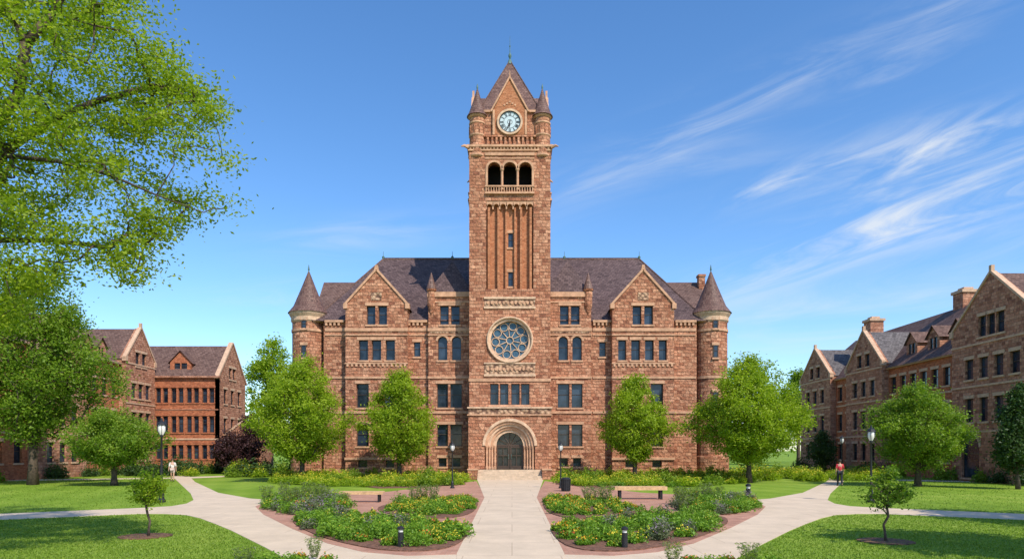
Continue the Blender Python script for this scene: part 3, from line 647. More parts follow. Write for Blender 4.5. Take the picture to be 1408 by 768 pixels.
def dormer(F,par,xc,w,z0,h,y0,roofmat,wallmat,depth=4,trim='sidetrim'):
    x0,x1=xc-w/2,xc+w/2; za=z0+h+w*0.5
    facade(F,par,[(x0,z0-0.6),(x1,z0-0.6),(x1,z0+h),(xc,za),(x0,z0+h)],[(xc-w*0.3,xc-0.06,z0+0.1,z0+h-0.1),(xc+0.06,xc+w*0.3,z0+0.1,z0+h-0.1)],y0,depth,wallmat,trim=trim,rec=0.12,name='dormer_wall',lintel=False)
    mb=MB(F); mb.add([(x0-0.25,y0-0.2,z0+h-0.2),(xc,y0-0.2,za+0.12),(xc,y0+depth+1,za+0.12),(x0-0.25,y0+depth+1,z0+h-0.2),(x1+0.25,y0-0.2,z0+h-0.2),(x1+0.25,y0+depth+1,z0+h-0.2)],[(0,1,2,3),(1,4,5,2)]); part(mb,'dormer_roof',[roofmat],par)
def regwins(x0,x1,n,w,z0,z1,pair=False):
    r=[]; s=(x1-x0)/n
    for i in range(n):
        c=x0+s*(i+0.5)
        if pair: r+=[(c-w-0.12,c-0.12,z0,z1),(c+0.12,c+w+0.12,z0,z1)]
        else: r.append((c-w/2,c+w/2,z0,z1))
    return r
ROWS=[(1.5,3.4),(5.0,7.0),(8.6,10.3)]
XR=40.0; FRt=FR(XR,0,0,-math.pi/2)
rb=root('residence_hall',(XR,74,0),"long brick and stone hall with steep cross gables and dormers","building")
segs=[(-72.5,-60.2,7,'sidebrick'),(-84.2,-80.3,2,'sidebrick')]
for a,b2,n,mt in segs:
    w=[]
    for z0_,z1_ in ROWS: w+=regwins(a,b2,n,1.0,z0_,z1_)
    facade(FRt,rb,rect(a,b2,0,11.2),w,0,0.4,M[mt],trim='sidetrim',rec=0.25)
    for zz in (4.1,7.9): bx(FRt,rb,'string_course',M['sidetrim'],a,b2,-0.06,0.02,zz,zz+0.18)
    bx(FRt,rb,'eaves_cornice',M['sidetrim'],a,b2,-0.3,0.2,11.2,11.4)
def gw(xc,w,n,top=None,first=0):
    r=[]
    for z0_,z1_ in ROWS[first:]: r+=regwins(xc-w*0.36,xc+w*0.36,n,1.0,z0_,z1_)
    if top: r+=regwins(xc-w*0.22,xc+w*0.22,2,0.9,*top)
    return r
for D,w,ap,n in ((76.4,7.8,15.9,3),(88.6,8.6,15.7,3)):
    gable_unit(FRt,rb,-D,w,11.2,ap,-0.7,gw(-D,w,n,(11.9,13.3)),M['sidestone'],'sidetrim',M['greyslate'],9,0.8)
D=55.3; w_=9.8
wn=gw(-D,w_,4,None,1)+[(-D-1.5,-D-0.6,12.0,13.7),(-D-0.45,-D+0.45,12.0,13.7),(-D+0.6,-D+1.5,12.0,13.7)]+[(-D-3.6,-D-1.4,0.3,4.0,True),(-D+1.4,-D+2.4,1.5,3.4)]
gable_unit(FRt,rb,-D,w_,11.2,17.0,-1.2,wn,M['sidestone'],'sidetrim',M['sideslate'],11,1.6)
bx(None,rb,'wall',M['sidebrick'],XR,54,50.0,50.4,0,11.2); bx(None,rb,'wall',M['sidebrick'],XR,54,93,93.4,0,11.2); bx(None,rb,'wall',M['sidebrick'],53.6,54,50.403,92.997,0,11.2)
mb=MB()
mb.add([(XR-0.4,50,11.3),(XR-0.4,93.4,11.3),(47,93.4,17.6),(47,50,17.6),(54.4,93.4,11.3),(54.4,50,11.3)],[(0,3,2,1),(3,5,4,2)]); part(mb,'roof',[M['sideslate']],rb)
for yv in (93.3,50.1):
    mb=MB(); mb.add([(XR,yv,11.2),(54,yv,11.2),(47,yv,17.4)],[(0,1,2)]); part(mb,'gable_wall',[M['sidebrick']],rb)
for D in (62.8,66.4,70.0): dormer(FRt,rb,-D,1.9,12.2,1.5,1.0,M['sideslate'],M['sidestone'])
for x,y,h in ((44.5,84,18.4),(47.5,71.5,19.0),(44,60.5,17.2)):
    bx(None,rb,'chimney',M['sidestone'],x-0.8,x+0.8,y-0.8,y+0.8,12,h)
    mb=MB(); mb.box(x-0.95,x+0.95,y-0.95,y+0.95,h,h+0.3); mb.box(x-0.5,x+0.5,y-0.5,y+0.5,h+0.3,h+0.6); part(mb,'chimney_cap',[M['sidetrim']],rb)
XL=-44.0; FL=FR(XL,0,0,math.pi/2)
lb=root('academic_hall',(XL,70,0),"orange brick and stone hall with steep gables and shingled roof","building")
for a,b2,n in ((50,62,5),(69.4,76.4,4)):
    w=[]
    for z0_,z1_ in ROWS: w+=regwins(a,b2,n,1.0,z0_,z1_)
    facade(FL,lb,rect(a,b2,0,12.2),w,0,0.4,M['sidebrick'],trim='sidetrim',rec=0.25)
    bx(FL,lb,'string_course',M['sidetrim'],a,b2,-0.06,0.02,4.1,4.28)
    bx(FL,lb,'eaves_cornice',M['sidetrim'],a,b2,-0.35,0.2,12.2,12.4)
gable_unit(FL,lb,65.7,7.4,12.2,15.8,-0.8,gw(65.7,7.4,3),M['sidestone'],'sidetrim',M['sideslate'],9,0.0)
gable_unit(FL,lb,79.5,6.2,12.2,16.8,-0.8,gw(79.5,6.2,3,(12.3,13.9)),M['sidestone'],'sidetrim',M['sideslate'],10,0.8)
bx(None,lb,'wall',M['sidebrick'],-58,XL,49.6,50,0,12.2); bx(None,lb,'wall',M['sidebrick'],-58,-57.6,50.003,83,0,12.2)
mb=MB(); mb.add([(XL+0.4,49.6,12.3),(XL+0.4,84,12.3),(-51,84,16.2),(-51,49.6,16.2),(-58.4,84,12.3),(-58.4,49.6,12.3)],[(0,1,2,3),(3,2,4,5)]); part(mb,'roof',[M['sideslate']],lb)
mb=MB(); mb.add([(XL,49.7,12.2),(-58,49.7,12.2),(-51,49.7,16.1)],[(0,1,2)]); part(mb,'gable_wall',[M['sidebrick']],lb)
for D in (72,74.6): dormer(FL,lb,D,1.7,12.8,1.2,0.9,M['sideslate'],M['sidestone'])
for y in (60.5,70.5):
    mb=MB(); mb.box(-51.8,-50.2,y-0.8,y+0.8,14,18.0); mb.box(-52,-50,y-1,y+1,18.0,18.3); part(mb,'chimney',[M['sidestone']],lb)
lc=root('brick_annex',(-40,83,0),"three storey red brick annex with dormer and stone gable end","building")
DB=82.8; FB=FR(0,DB); xa,xb=XL+0.3,WX(300,DB)
w=[]
for z0_,z1_ in ((1.6,3.3),(4.8,6.8),(8.4,10.2)): w+=regwins(xa+0.3,xb-0.3,4,0.62,z0_,z1_,True)
facade(FB,lc,rect(xa,xb,0,11.4),w,0,0.4,M['sidebrick'],trim='sidebrick',rec=0.3)
bx(FB,lc,'string_course',M['sidetrim'],xa,xb,-0.06,0.02,3.9,4.1)
bx(FB,lc,'string_course',M['sidestone'],xa,xb,-0.05,0.02,7.5,7.65)
bx(FB,lc,'eaves_cornice',M['sidestone'],xa,xb+0.3,-0.35,0.2,11.4,11.6)
mb=MB(); mb.add([(xa-6,DB-0.35,11.5),(xb-0.2,DB-0.35,11.5),(xb-0.2,DB+4.2,15.9),(xa-6,DB+4.2,15.9),(xb-0.2,DB+8.7,11.5),(xa-6,DB+8.7,11.5)],[(0,1,2,3),(3,2,4,5)]); part(mb,'roof',[M['sideslate']],lc)
FE=FR(xb,DB,0,math.pi/2)
wn=[]
for z0_,z1_ in ((1.6,3.3),(4.6,6.6),(8.4,10.2)): wn+=regwins(1,7.4,3,0.9,z0_,z1_)
wn+=regwins(3,5.4,2,0.8,11.6,13.0)
facade(FE,lc,[(0,0),(8.4,0),(8.4,11.5),(4.2,16.2),(0,11.5)],wn,0,0.4,M['sidestone'],trim='sidetrim',rec=0.25)
mb=MB(FE); coping(mb,[(-0.2,11.3),(4.2,16.2),(8.6,11.3)],0.22,-0.12,0.4); part(mb,'gable_coping',[M['sidetrim']],lc)
dormer(FR(0,DB),lc,WX(250,DB+1),2.6,12.2,1.2,0.7,M['sideslate'],M['sidebrick'],3)
pc=root('stone_porch',(-32.5,86,0),"low sandstone porch with arched opening beside brick annex","porch")
Fp=FR(-33.2,84.5)
mb=MB(Fp); mb.panel([(-2.1,0),(2.1,0),(2.1,4.6),(0,6.2),(-2.1,4.6)],[archp(-1.1,1.1,0.05,3.3)],0,4.5); part(mb,'wall',[M['sidestone']],pc)
mb=MB(Fp); coping(mb,[(-2.2,4.5),(0,6.2),(2.2,4.5)],0.25,-0.1,0.4); part(mb,'gable_coping',[M['sidetrim']],pc)
mb=MB(Fp); mb.add([(-1.2,1.5,0),(1.2,1.5,0),(1.2,1.5,3.5),(-1.2,1.5,3.5)],[(0,1,2,3)]); part(mb,'door',[M['dark']],pc)  # plain near-black sheet closing the arch, no door leaf modelled
mb=MB(Fp); mb.add([(-2.3,0.3,4.5),(0,0.3,6.25),(0,6,6.25),(-2.3,6,4.5),(2.3,0.3,4.5),(2.3,6,4.5)],[(0,1,2,3),(1,4,5,2)]); part(mb,'roof',[M['sideslate']],pc)

# ============================================================ GROUND
def sheet(name,polys,z,mat,label,cat,px=True):
    mb=MB()
    for poly in polys:
        pts=[G(*p) for p in poly] if px else poly
        loops=[[Vector((x,y,0)) for x,y in pts]]
        for t in tessellate_polygon(loops):
            a,b2,c=[loops[0][i] for i in t]
            if abs((b2-a).cross(c-a).z)<1e-9: continue
            if (b2-a).cross(c-a).z<0: t=t[::-1]
            mb.add([(loops[0][i].x,loops[0][i].y,z) for i in t],[(0,1,2)])
        n=len(pts)
        mb.add([(x,y,z) for x,y in pts]+[(x,y,-0.05) for x,y in pts],[(i,(i+1)%n,n+(i+1)%n,n+i) for i in range(n)])
    o=link(name,mb.mesh(name,[mat])); structure(o); o["label"]=label; o["category"]=cat
    return o
mb=MB(); mb.add([(-2500,-300,0),(2500,-300,0),(2500,5000,0),(-2500,5000,0)],[(0,1,2,3)])
o=link('ground',mb.mesh('ground',[M['grass']])); structure(o); tag(o,"mown green lawn with mottled patches","lawn")
def mir(poly): return [(1404-x,y) for x,y in poly]
def curve(poly,k=3):
    out=[]; n=len(poly)
    for i in range(n):
        p0,p1,p2,p3=[poly[(i+j-1)%n] for j in range(4)]
        for s in range(k):
            t=s/k
            out.append(tuple(0.5*((2*p1[c])+(-p0[c]+p2[c])*t+(2*p0[c]-5*p1[c]+4*p2[c]-p3[c])*t*t+(-p0[c]+3*p1[c]-3*p2[c]+p3[c])*t**3) for c in (0,1)))
    return out
walkL=[(232,650),(256,650),(268,662),(300,677),(345,685),(372,687),(351,696),(362,705),(400,724),(450,745),(500,757),(560,762),(632,760),(628,830),(300,900),(330,800),(392,768),(366,753),(340,740),(318,729),(296,720),(275,712),(255,707.5),(225,706),(190,706),(0,714),(-200,722),(-200,714),(0,706),(190,698),(235,695.5),(256,692),(266,687),(262,678)]
central=[(655,656.5),(748,656.5),(738,684),(776,761),(778,830),(626,830),(628,761),(666,684)]
sheet('path',[walkL],0.012,M['concrete'],"light concrete campus walk curving past the lawn","path")
sheet('path',[mir(walkL)],0.012,M['concrete'],"light concrete campus walk curving past the lawn","path")
sheet('path',[central],0.020,M['concrete'],"broad concrete walk leading to the tower entrance","path")
plazaL=[(372,687),(440,681),(520,677),(600,668),(655,661),(668,684),(634,755),(632,762),(560,764),(500,759),(450,747),(400,726),(362,707),(351,696)]
sheet('plaza',[plazaL],0.016,M['redpave'],"red brick paved forecourt around planting beds","plaza")
sheet('plaza',[mir(plazaL)],0.016,M['redpave'],"red brick paved forecourt around planting beds","plaza")
sheet('path',[[(-62,52.5),(-60,52),(-30,64.5),(-26,73.5),(-27.5,74),(-33,66)]],0.008,M['concrete'],"narrow walk between lawns and halls","path",False)
sheet('path',[[(26,76),(28,76),(34,62),(60,47),(60,44),(32,60)]],0.008,M['concrete'],"narrow walk between lawns and halls","path",False)
bedA=curve([(366,692),(374,701),(405,708),(452,705),(476,699),(470,691),(445,684),(395,685)])
bedB=curve([(520,698),(540,692),(565,688),(640,683),(657,689),(650,704),(622,712),(575,712),(528,705)])
bedC=curve([(404,714),(425,709),(500,707),(560,716),(636,722),(646,731),(626,750),(585,758),(520,756),(450,741),(410,724)])
for bd in (bedA,bedB,bedC):
    for q in (bd,mir(bd)): sheet('mulch_bed',[q],0.045,M['mulch'],"brown mulched planting bed in brick forecourt","flower bed")
fl=[(445,655),(640,659),(640,666),(585,670),(520,671),(470,665)]
for q in (fl,mir(fl)): sheet('mulch_bed',[q],0.03,M['mulch'],"mulched foundation bed beside sandstone hall","flower bed")
for (px,py,r) in ((200,737,0.75),(1218,744,0.75)):
    x,y=G(px,py); sheet('mulch_ring',[[(x+r*math.cos(a*math.pi/10),y+r*math.sin(a*math.pi/10)) for a in range(20)]],0.03,M['mulch'],"round mulch ring around sapling","mulch",False)

# ============================================================ FOLIAGE
def leafmesh(name,C,size,mats,tone,matidx=None,flat=0.0,aspect=0.5):
    n=len(C); a=rng.normal(size=(n,3)); a[:,2]*=(1-flat); a/=np.linalg.norm(a,axis=1)[:,None]
    b=rng.normal(size=(n,3)); b[:,2]*=(1-flat); b-=a*(a*b).sum(1)[:,None]; b/=np.linalg.norm(b,axis=1)[:,None]
    sz=size*rng.uniform(0.6,1.25,(n,1)) if np.isscalar(size) else size[:,None]
    V=np.stack([C-a*sz,C+b*sz*aspect,C+a*sz,C-b*sz*aspect],1).reshape(-1,3)
    me=bpy.data.meshes.new(name); me.from_pydata(V.tolist(),[],np.arange(4*n).reshape(-1,4).tolist())
    for m_ in mats: me.materials.append(m_)
    at=me.attributes.new('tone','FLOAT','FACE'); at.data.foreach_set('value',np.clip(tone,0,1).astype(np.float32))
    if matidx is not None: me.polygons.foreach_set('material_index',matidx.astype(np.int32))
    return me
def grow(pos,par,clusters,first,up,jit):
    A=np.array([list(p) for p in pos])
    d=np.array([np.min(np.linalg.norm(A-c,axis=1)) for c in clusters])
    for ci in np.argsort(d):
        c=clusters[ci]; df=np.linalg.norm(A-c,axis=1)+up*np.maximum(0,A[:,2]-c[2]+0.25)
        df[:first]=1e9
        j=int(np.argmin(df)); p=np.array(pos[j]); L=np.linalg.norm(c-p)
        mid=p+(c-p)*0.5+rng.normal(size=3)*L*jit+np.array([0,0,0.08*L])
        pos.append(Vector(mid)); par.append(j); pos.append(Vector(c)); par.append(len(pos)-2)
        A=np.vstack([A,mid,c])
    cnt=[0.0]*len(pos)
    for i in range(len(pos)-1,-1,-1):
        if cnt[i]==0: cnt[i]=1.0
        if par[i]>=0: cnt[par[i]]+=cnt[i]
    return np.array(cnt)/max(cnt)
def tree(name,loc,trunkpts,clusters,crad,nl,leaf,mat,rt,label,cat='tree',flat=0.75):
    r=root(name,loc,label,cat)
    nt=len(trunkpts); pos=[Vector(p) for p in trunkpts]; par=[-1]+list(range(nt-1))
    fr=grow(pos,par,clusters,2,0.9,0.07); rad=[max(0.012,rt*c**0.48) for c in fr]
    mb=MB(); mb.tube(pos[:nt],[rad[0]*1.45]+rad[1:nt],9)
    for i in range(nt,len(pos)):
        j=par[i]; rj=min(rad[j],rad[i]*1.6); mb.tube([pos[j],pos[i]],[rj,rad[i]],5)
    link('trunk',mb.mesh('trunk',[M['bark']],True),r,False)
    k=len(clusters); n=nl*k
    idx=np.repeat(np.arange(k),nl); cr=crad*rng.uniform(0.6,1.35,k)
    g=rng.normal(size=(n,3))*0.55
    C=clusters[idx]+g*cr[idx][:,None]*np.array([1,1,flat])
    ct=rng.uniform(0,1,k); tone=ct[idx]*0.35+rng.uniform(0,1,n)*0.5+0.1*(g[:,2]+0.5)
    me=leafmesh('crown',C,leaf,[mat],tone,flat=0.25); link('crown',me,r,False)
    return r
def crown_clusters(n,R_,z0,z1,widest=0.38,seed=0,shell=0.45,p1=0.5,p2=0.65):
    rg=np.random.default_rng(seed); out=[]
    ph=rg.uniform(0,6.28,6)
    while len(out)<n:
        t=rg.uniform(0,1); a=rg.uniform(0,2*math.pi)
        pr=(t/widest)**p1 if t<widest else ((1-t)/(1-widest))**p2
        lob=0.88+0.13*math.sin(3*a+ph[0]+4*t)+0.11*math.sin(5*a+ph[1]-7*t)+0.10*math.sin(2*a+11*t+ph[2])
        if rg.uniform()>pr**1.3+0.08: continue
        rr=R_*pr*lob*(rg.uniform(0,1)**shell)
        out.append((rr*math.cos(a),rr*math.sin(a),z0+(z1-z0)*t))
    return np.array(out)
def simpletree(px,D,half_px,ytop,ybot,mat,label,seed,n=190,nl=120,leaf=0.15,crad=0.62,widest=0.38,rt=0.2,name='shade_tree',**kw):
    x=WX(px,D); R_=half_px*D/FPX; z1=WZ(ytop,D); z0=WZ(ybot,D)
    cl=crown_clusters(n,R_*1.06-crad*0.3,z0+crad*0.4,z1-crad*0.45,widest,seed,**kw)
    rg=random.Random(seed); tp=[]
    for i in range(9):
        t=i/8; zz=t*(z0+(z1-z0)*0.78); tp.append((rg.uniform(-1,1)*0.05*i*0.5,rg.uniform(-1,1)*0.05*i*0.5,zz))
    return tree(name,(x,D,0),tp,cl,crad,nl,leaf,mat,rt,label)
simpletree(415,57,72,486,638,L1,"bright green broad shade tree on lawn before sandstone hall",11,n=330,nl=145,crad=0.66,leaf=0.105)
simpletree(549,59,57,505,638,L1,"slender bright green shade tree in foundation planting",12,n=250,nl=140,crad=0.58,leaf=0.105)
simpletree(873,59,51,512,636,L1,"narrow bright green shade tree beside hall wall",13,n=240,nl=135,crad=0.56,leaf=0.105)
simpletree(1030,55,88,487,638,L1,"broad rounded bright green shade tree near corner turret",14,n=420,nl=145,crad=0.68,widest=0.40,leaf=0.105)
simpletree(1262,49.8,76,524,650,L2,"rounded mid green shade tree on lawn",15,n=310,nl=140,leaf=0.092,crad=0.56,widest=0.42)
simpletree(157,50.9,72,560,642,L2,"low spreading mid green tree on lawn",16,n=240,nl=130,leaf=0.092,crad=0.55,widest=0.45)
simpletree(45,52,104,372,612,L2,"tall dense green tree beside academic hall",17,n=420,nl=140,leaf=0.12,crad=0.85,widest=0.42,rt=0.3,p2=0.5)
simpletree(372,104,36,464,600,L1,"distant rounded green tree behind annex",18,n=150,nl=100,leaf=0.22,crad=1.1,rt=0.3,widest=0.5,p2=0.45)
simpletree(1098,118,24,506,600,L2,"distant green tree between halls",19,n=90,nl=90,leaf=0.25,crad=1.1,rt=0.3,widest=0.5)
simpletree(1122,112,20,515,610,L2,"distant green tree between halls",20,n=80,nl=90,leaf=0.25,crad=1.1,rt=0.3,widest=0.5)
simpletree(345,78,26,566,640,L5,"small dark purple leaved tree near annex",21,n=90,nl=90,leaf=0.13,crad=0.6,rt=0.12,name='ornamental_tree')
simpletree(312,76,22,590,642,L5,"small dark purple leaved tree near annex",22,n=70,nl=90,leaf=0.13,crad=0.6,rt=0.12,name='ornamental_tree')
simpletree(1130,80,20,590,642,L4,"small dark green ornamental tree near long hall",23,n=70,nl=90,leaf=0.13,crad=0.6,rt=0.1,name='ornamental_tree')
simpletree(1400,46,30,520,650,L4,"dark conical evergreen against the long hall",24,n=150,nl=120,leaf=0.11,crad=0.5,widest=0.15,rt=0.12,name='evergreen_tree')
simpletree(204,G(200,737)[1],27,641,695,L1,"slender young sapling in mulch ring",25,n=50,nl=38,leaf=0.055,crad=0.2,rt=0.035,name='sapling',widest=0.4)
simpletree(1218,G(1218,744)[1],35,636,702,L2,"sparse young sapling in mulch ring",26,n=55,nl=34,leaf=0.055,crad=0.21,rt=0.035,name='sapling',widest=0.45)
def nearby(x,y,seed,zt,rad):
    cl=crown_clusters(120,rad,4.0,zt,0.45,seed); tp=[(0,0,zt*0.09*i) for i in range(9)]
    tree('shade_tree',(x,y,0),tp,cl,0.8,45,0.22,L2,0.25,"mature green shade tree standing on the lawn")
nearby(17.5,13.0,31,11,3.6); nearby(24.5,20.5,32,11,3.8); nearby(-13.0,9.5,33,10,2.6)
poly=[(-260,-140),(170,-140),(190,0),(208,40),(222,70),(250,95),(285,118),(305,160),(300,200),(312,235),(322,295),(292,325),(255,300),(232,318),(205,330),(200,375),(175,388),(150,362),(125,385),(100,372),(80,385),(60,420),(20,440),(-260,470)]
def inside(p,pl):
    x,y=p; c=False; n=len(pl)
    for i in range(n):
        x1,y1=pl[i]; x2,y2=pl[(i+1)%n]
        if (y1>y)!=(y2>y) and x<(x2-x1)*(y-y1)/(y2-y1)+x1: c=not c
    return c
bx0,by0=-15.0,16.0
cl=[]; rg=np.random.default_rng(5)
gaps=[(225,222,32,14),(65,252,36,11),(250,252,26,12),(40,345,26,12),(118,302,30,10),(130,60,16,10)]
while len(cl)<620:
    p=(rg.uniform(-200,330),rg.uniform(-100,470))
    if not inside(p,poly): continue
    if any(((p[0]-g[0])/g[2])**2+((p[1]-g[1])/g[3])**2<1 for g in gaps): continue
    d=rg.uniform(13.5,19.5) if p[0]<150 else rg.uniform(14.5,17.5)
    cl.append((WX(p[0],d)-bx0,d-by0,WZ(p[1],d)))
def Q(px,py,d): return (WX(px,d)-bx0,d-by0,WZ(py,d))
cl=np.array(cl)
tp=[(0,0,0),(0.05,0,2.0),(0.1,0.1,4.2),(0.4,0.1,6.0),(0.9,0.1,7.6)]
limbs=[[tp[3],Q(-60,235,15),Q(10,214,15),Q(80,222,14.8),Q(150,240,14.6),Q(215,268,14.6),Q(280,292,14.8)],
       [tp[4],Q(-10,180,15.2),Q(25,130,15),Q(35,60,15),Q(70,20,15.2),Q(100,-30,15.5)],
       [tp[4],Q(10,205,16.2),Q(70,165,16),Q(130,140,16),Q(210,118,16.2),Q(275,140,16.4)],
       [tp[2],Q(-60,330,15.5),Q(10,330,15.5),Q(70,330,15.6),Q(150,340,15.8)]]
r=root('overhanging_tree',(bx0,by0,0),"large leafy tree with long arching dark branches overhanging the lawn","tree")
pos=[Vector(p) for p in tp]; par=[-1,0,1,2,3]
for lb_ in limbs:
    pj=tp.index(lb_[0])
    for q in lb_[1:]:
        pos.append(Vector(q)); par.append(pj); pj=len(pos)-1
fr=grow(pos,par,cl,4,0.0,0.1)
rad=[max(0.009,0.23*c**0.56) for c in fr]
mb=MB(); mb.tube(pos[:5],[0.42]+rad[1:5],10)
for i in range(5,len(pos)):
    j=par[i]; rj=min(rad[j],rad[i]*1.5); mb.tube([pos[j],pos[i]],[rj,rad[i]],6)
link('trunk',mb.mesh('trunk',[M['bark']],True),r,False)
nl=175; k=len(cl); n=nl*k; idx=np.repeat(np.arange(k),nl)
g=rng.normal(size=(n,3))*0.55
C=cl[idx]+g*(0.52*rng.uniform(0.6,1.35,k))[idx][:,None]*np.array([1,1,0.55])
tone=rng.uniform(0,1,k)[idx]*0.35+rng.uniform(0,1,n)*0.65
link('crown',leafmesh('crown',C,0.052,[L3],tone,flat=0.3),r,False)

# shrubs ------------------------------------------------
def clump(name,n,rx,rz,leaf,mats,flower=0,fsize=0.03,seed=0,flat=0.2,aspect=0.5):
    g=rng.normal(size=(n,3)); g/=np.linalg.norm(g,axis=1)[:,None]; g*=(rng.uniform(0,1,(n,1))**0.4); g[:,2]=np.abs(g[:,2])
    th=np.arctan2(g[:,1],g[:,0])
    lob=1+0.22*np.sin(3*th+seed)+0.18*np.sin(g[:,0]*7+seed*2)+0.12*np.sin(5*th+seed*3)+rng.uniform(-0.1,0.25,n)*(rng.uniform(0,1,n)>0.7)
    C=g*lob[:,None]*np.array([rx,rx,rz])+np.array([0,0,0.04])
    mi=np.zeros(n); tone=0.3*g[:,2]+rng.uniform(0,0.7,n); sz=leaf*rng.uniform(0.6,1.3,n)
    if flower:
        m_=np.argsort(-(g[:,2]+0.5*np.linalg.norm(g,axis=1)+rng.uniform(0,0.8,n)))[:flower]
        C[m_]*=1.04; C[m_,2]+=0.02; sz[m_]=fsize
        mi[m_]=rng.integers(1,len(mats),len(m_)) if len(mats)>2 else 1
    return leafmesh(name,C,sz,mats,tone,mi,flat=flat,aspect=aspect)
V={}
V['hedge']=[clump('shrub',900,0.5,0.42,0.05,[LH],seed=s) for s in range(4)]+[clump('shrub',800,0.45,0.34,0.05,[LH,LY],flower=25,fsize=0.026,seed=s+7) for s in range(2)]
V['orange']=[clump('flowering_plant',560,0.32,0.24,0.045,[LH,LO,LY,LY],flower=48,fsize=0.029,seed=s,aspect=0.8) for s in range(3)]
V['yellow']=[clump('flowering_plant',560,0.32,0.22,0.045,[LH,LY],flower=45,fsize=0.029,seed=s,aspect=0.8) for s in range(2)]
V['red']=[clump('flowering_plant',560,0.30,0.26,0.045,[LH,LR,LO],flower=42,fsize=0.029,seed=s,aspect=0.8) for s in range(2)]
V['grey']=[clump('violet_shrub',620,0.36,0.42,0.045,[LG,LV],flower=45,fsize=0.03,seed=s) for s in range(3)]
V['big']=[clump('shrub',900,0.75,0.8,0.09,[L2],seed=s) for s in range(3)]
V['bigl']=[clump('shrub',1000,0.8,0.6,0.085,[L1,LY],flower=70,fsize=0.05,seed=s) for s in range(3)]
V['darkb']=[clump('shrub',900,0.8,0.9,0.09,[L4],seed=s) for s in range(2)]
def tallclump(seed):
    n=700; a=rng.uniform(0,6.28,n); t=rng.uniform(0.1,1,n); rr=0.08+0.3*t*rng.uniform(0.2,1,n)
    C=np.stack([rr*np.cos(a),rr*np.sin(a),t*0.85],1)
    return leafmesh('feathery_shrub',C,0.06,[LG,L2],rng.uniform(0,1,n),rng.integers(0,2,n).astype(float),aspect=0.2)
V['tall']=[tallclump(0),tallclump(1)]
LAB={'hedge':("rounded bright green mounding shrub in mulched bed","shrub","green shrubs in planting beds"),
 'orange':("low orange and yellow flowering plant in mulched bed","flower","bedding flowers"),
 'yellow':("low yellow flowering plant in mulched bed","flower","bedding flowers"),
 'red':("low red and orange flowering plant in mulched bed","flower","bedding flowers"),
 'grey':("grey green shrub with small violet flowers","shrub","violet flowered shrubs"),
 'tall':("upright feathery shrub with narrow leaves","shrub","feathery shrubs"),
 'big':("mid green foundation shrub beside hall wall","shrub","foundation shrubs"),
 'bigl':("low yellow green flowering foundation shrub","shrub","foundation shrubs"),
 'darkb':("dark green clipped shrub near building","shrub","dark shrubs")}
NM={'orange':'flowering_plant','yellow':'flowering_plant','red':'flowering_plant','grey':'violet_shrub','tall':'feathery_shrub','big':'foundation_shrub','bigl':'foundation_shrub','darkb':'foundation_shrub','hedge':'shrub'}
def plant(kind,x,y,s=1.0,sz=None,z=0.03):
    me=random.choice(V[kind]); o=bpy.data.objects.new(NM[kind],me); COL.objects.link(o)
    o.location=(x,y,z); o.rotation_euler=(0,0,random.uniform(0,6.28)); o.scale=(s,s,sz or s*random.uniform(0.8,1.2)); tag(o,*LAB[kind])
def fill(poly,spacing,chooser,world=False,tries=1500,maxn=999):
    pts=poly if world else [G(*p) for p in poly]
    xs=[p[0] for p in pts]; ys=[p[1] for p in pts]; out=[]
    for _ in range(tries):
        p=(random.uniform(min(xs),max(xs)),random.uniform(min(ys),max(ys)))
        if not inside(p,pts): continue
        if any((p[0]-q[0])**2+(p[1]-q[1])**2<spacing**2 for q in out): continue
        out.append(p)
        if len(out)>=maxn: break
    for p in out: chooser(p[0],p[1])
def toP(x,y): return (704+x*FPX/y,HZ+CAMH*FPX/y)
for side in (0,1):
    mi=mir if side else (lambda p:p)
    def un(px): return 1404-px if side else px
    fill(mi(bedA),0.58,lambda x,y: plant(random.choice(['grey','grey','hedge','hedge','red','tall']),x,y,random.uniform(0.7,1.1)))
    fill(mi([(530,698),(546,694),(565,690),(640,685),(652,690),(645,702),(620,709),(577,709),(532,703)]),0.6,lambda x,y: plant(random.choice(['orange','orange','red','hedge','orange','yellow']),x,y,random.uniform(0.7,1.0)))
    def chC(x,y):
        px,py=toP(x,y); px=un(px)
        if px>590 or (py>744 and px>490): plant(random.choice(['orange','red','yellow','hedge','orange','hedge']),x,y,random.uniform(0.7,1.1))
        elif py<716 and px>510: plant(random.choice(['orange','hedge','red']),x,y,0.95)
        else: plant(random.choice(['hedge','hedge','hedge','hedge','hedge','hedge','yellow','grey']),x,y,random.uniform(0.7,1.15),random.uniform(0.5,1.15))
    fill(mi([(412,716),(428,711),(500,709),(560,718),(630,723),(637,731),(618,746),(585,753),(520,751),(450,737),(416,724)]),0.6,chC)
    for px,py in ((570,692),(582,690),(596,691)):
        x,y=G(1404-px if side else px,py); plant('tall',x,y,random.uniform(1.0,1.4))
    sg=1 if side else -1
    fill([(sg*a,b2) for a,b2 in ((4.4,60.5),(4.2,50.5),(7.5,48.5),(13,49.5),(18,53),(20,58),(20.5,64),(11,64.3))],1.25,lambda x,y: plant(random.choice(['big','bigl','bigl','bigl','hedge']),x,y,random.uniform(0.85,1.35),random.uniform(0.65,1.4) if y>55 else random.uniform(0.6,0.95)),True,2500)
for _ in range(50):
    x=random.uniform(20,34); y=random.uniform(58,68); plant(random.choice(['big','bigl','bigl']),x,y,random.uniform(0.9,1.5))
for _ in range(46):
    x=-random.uniform(21,41); y=random.uniform(66,80); plant(random.choice(['big','darkb','darkb','bigl']),x,y,random.uniform(0.9,1.6))
for _ in range(16): plant(random.choice(['big','darkb']),38+random.uniform(-0.6,0.6),random.uniform(50,92),random.uniform(0.9,1.4))
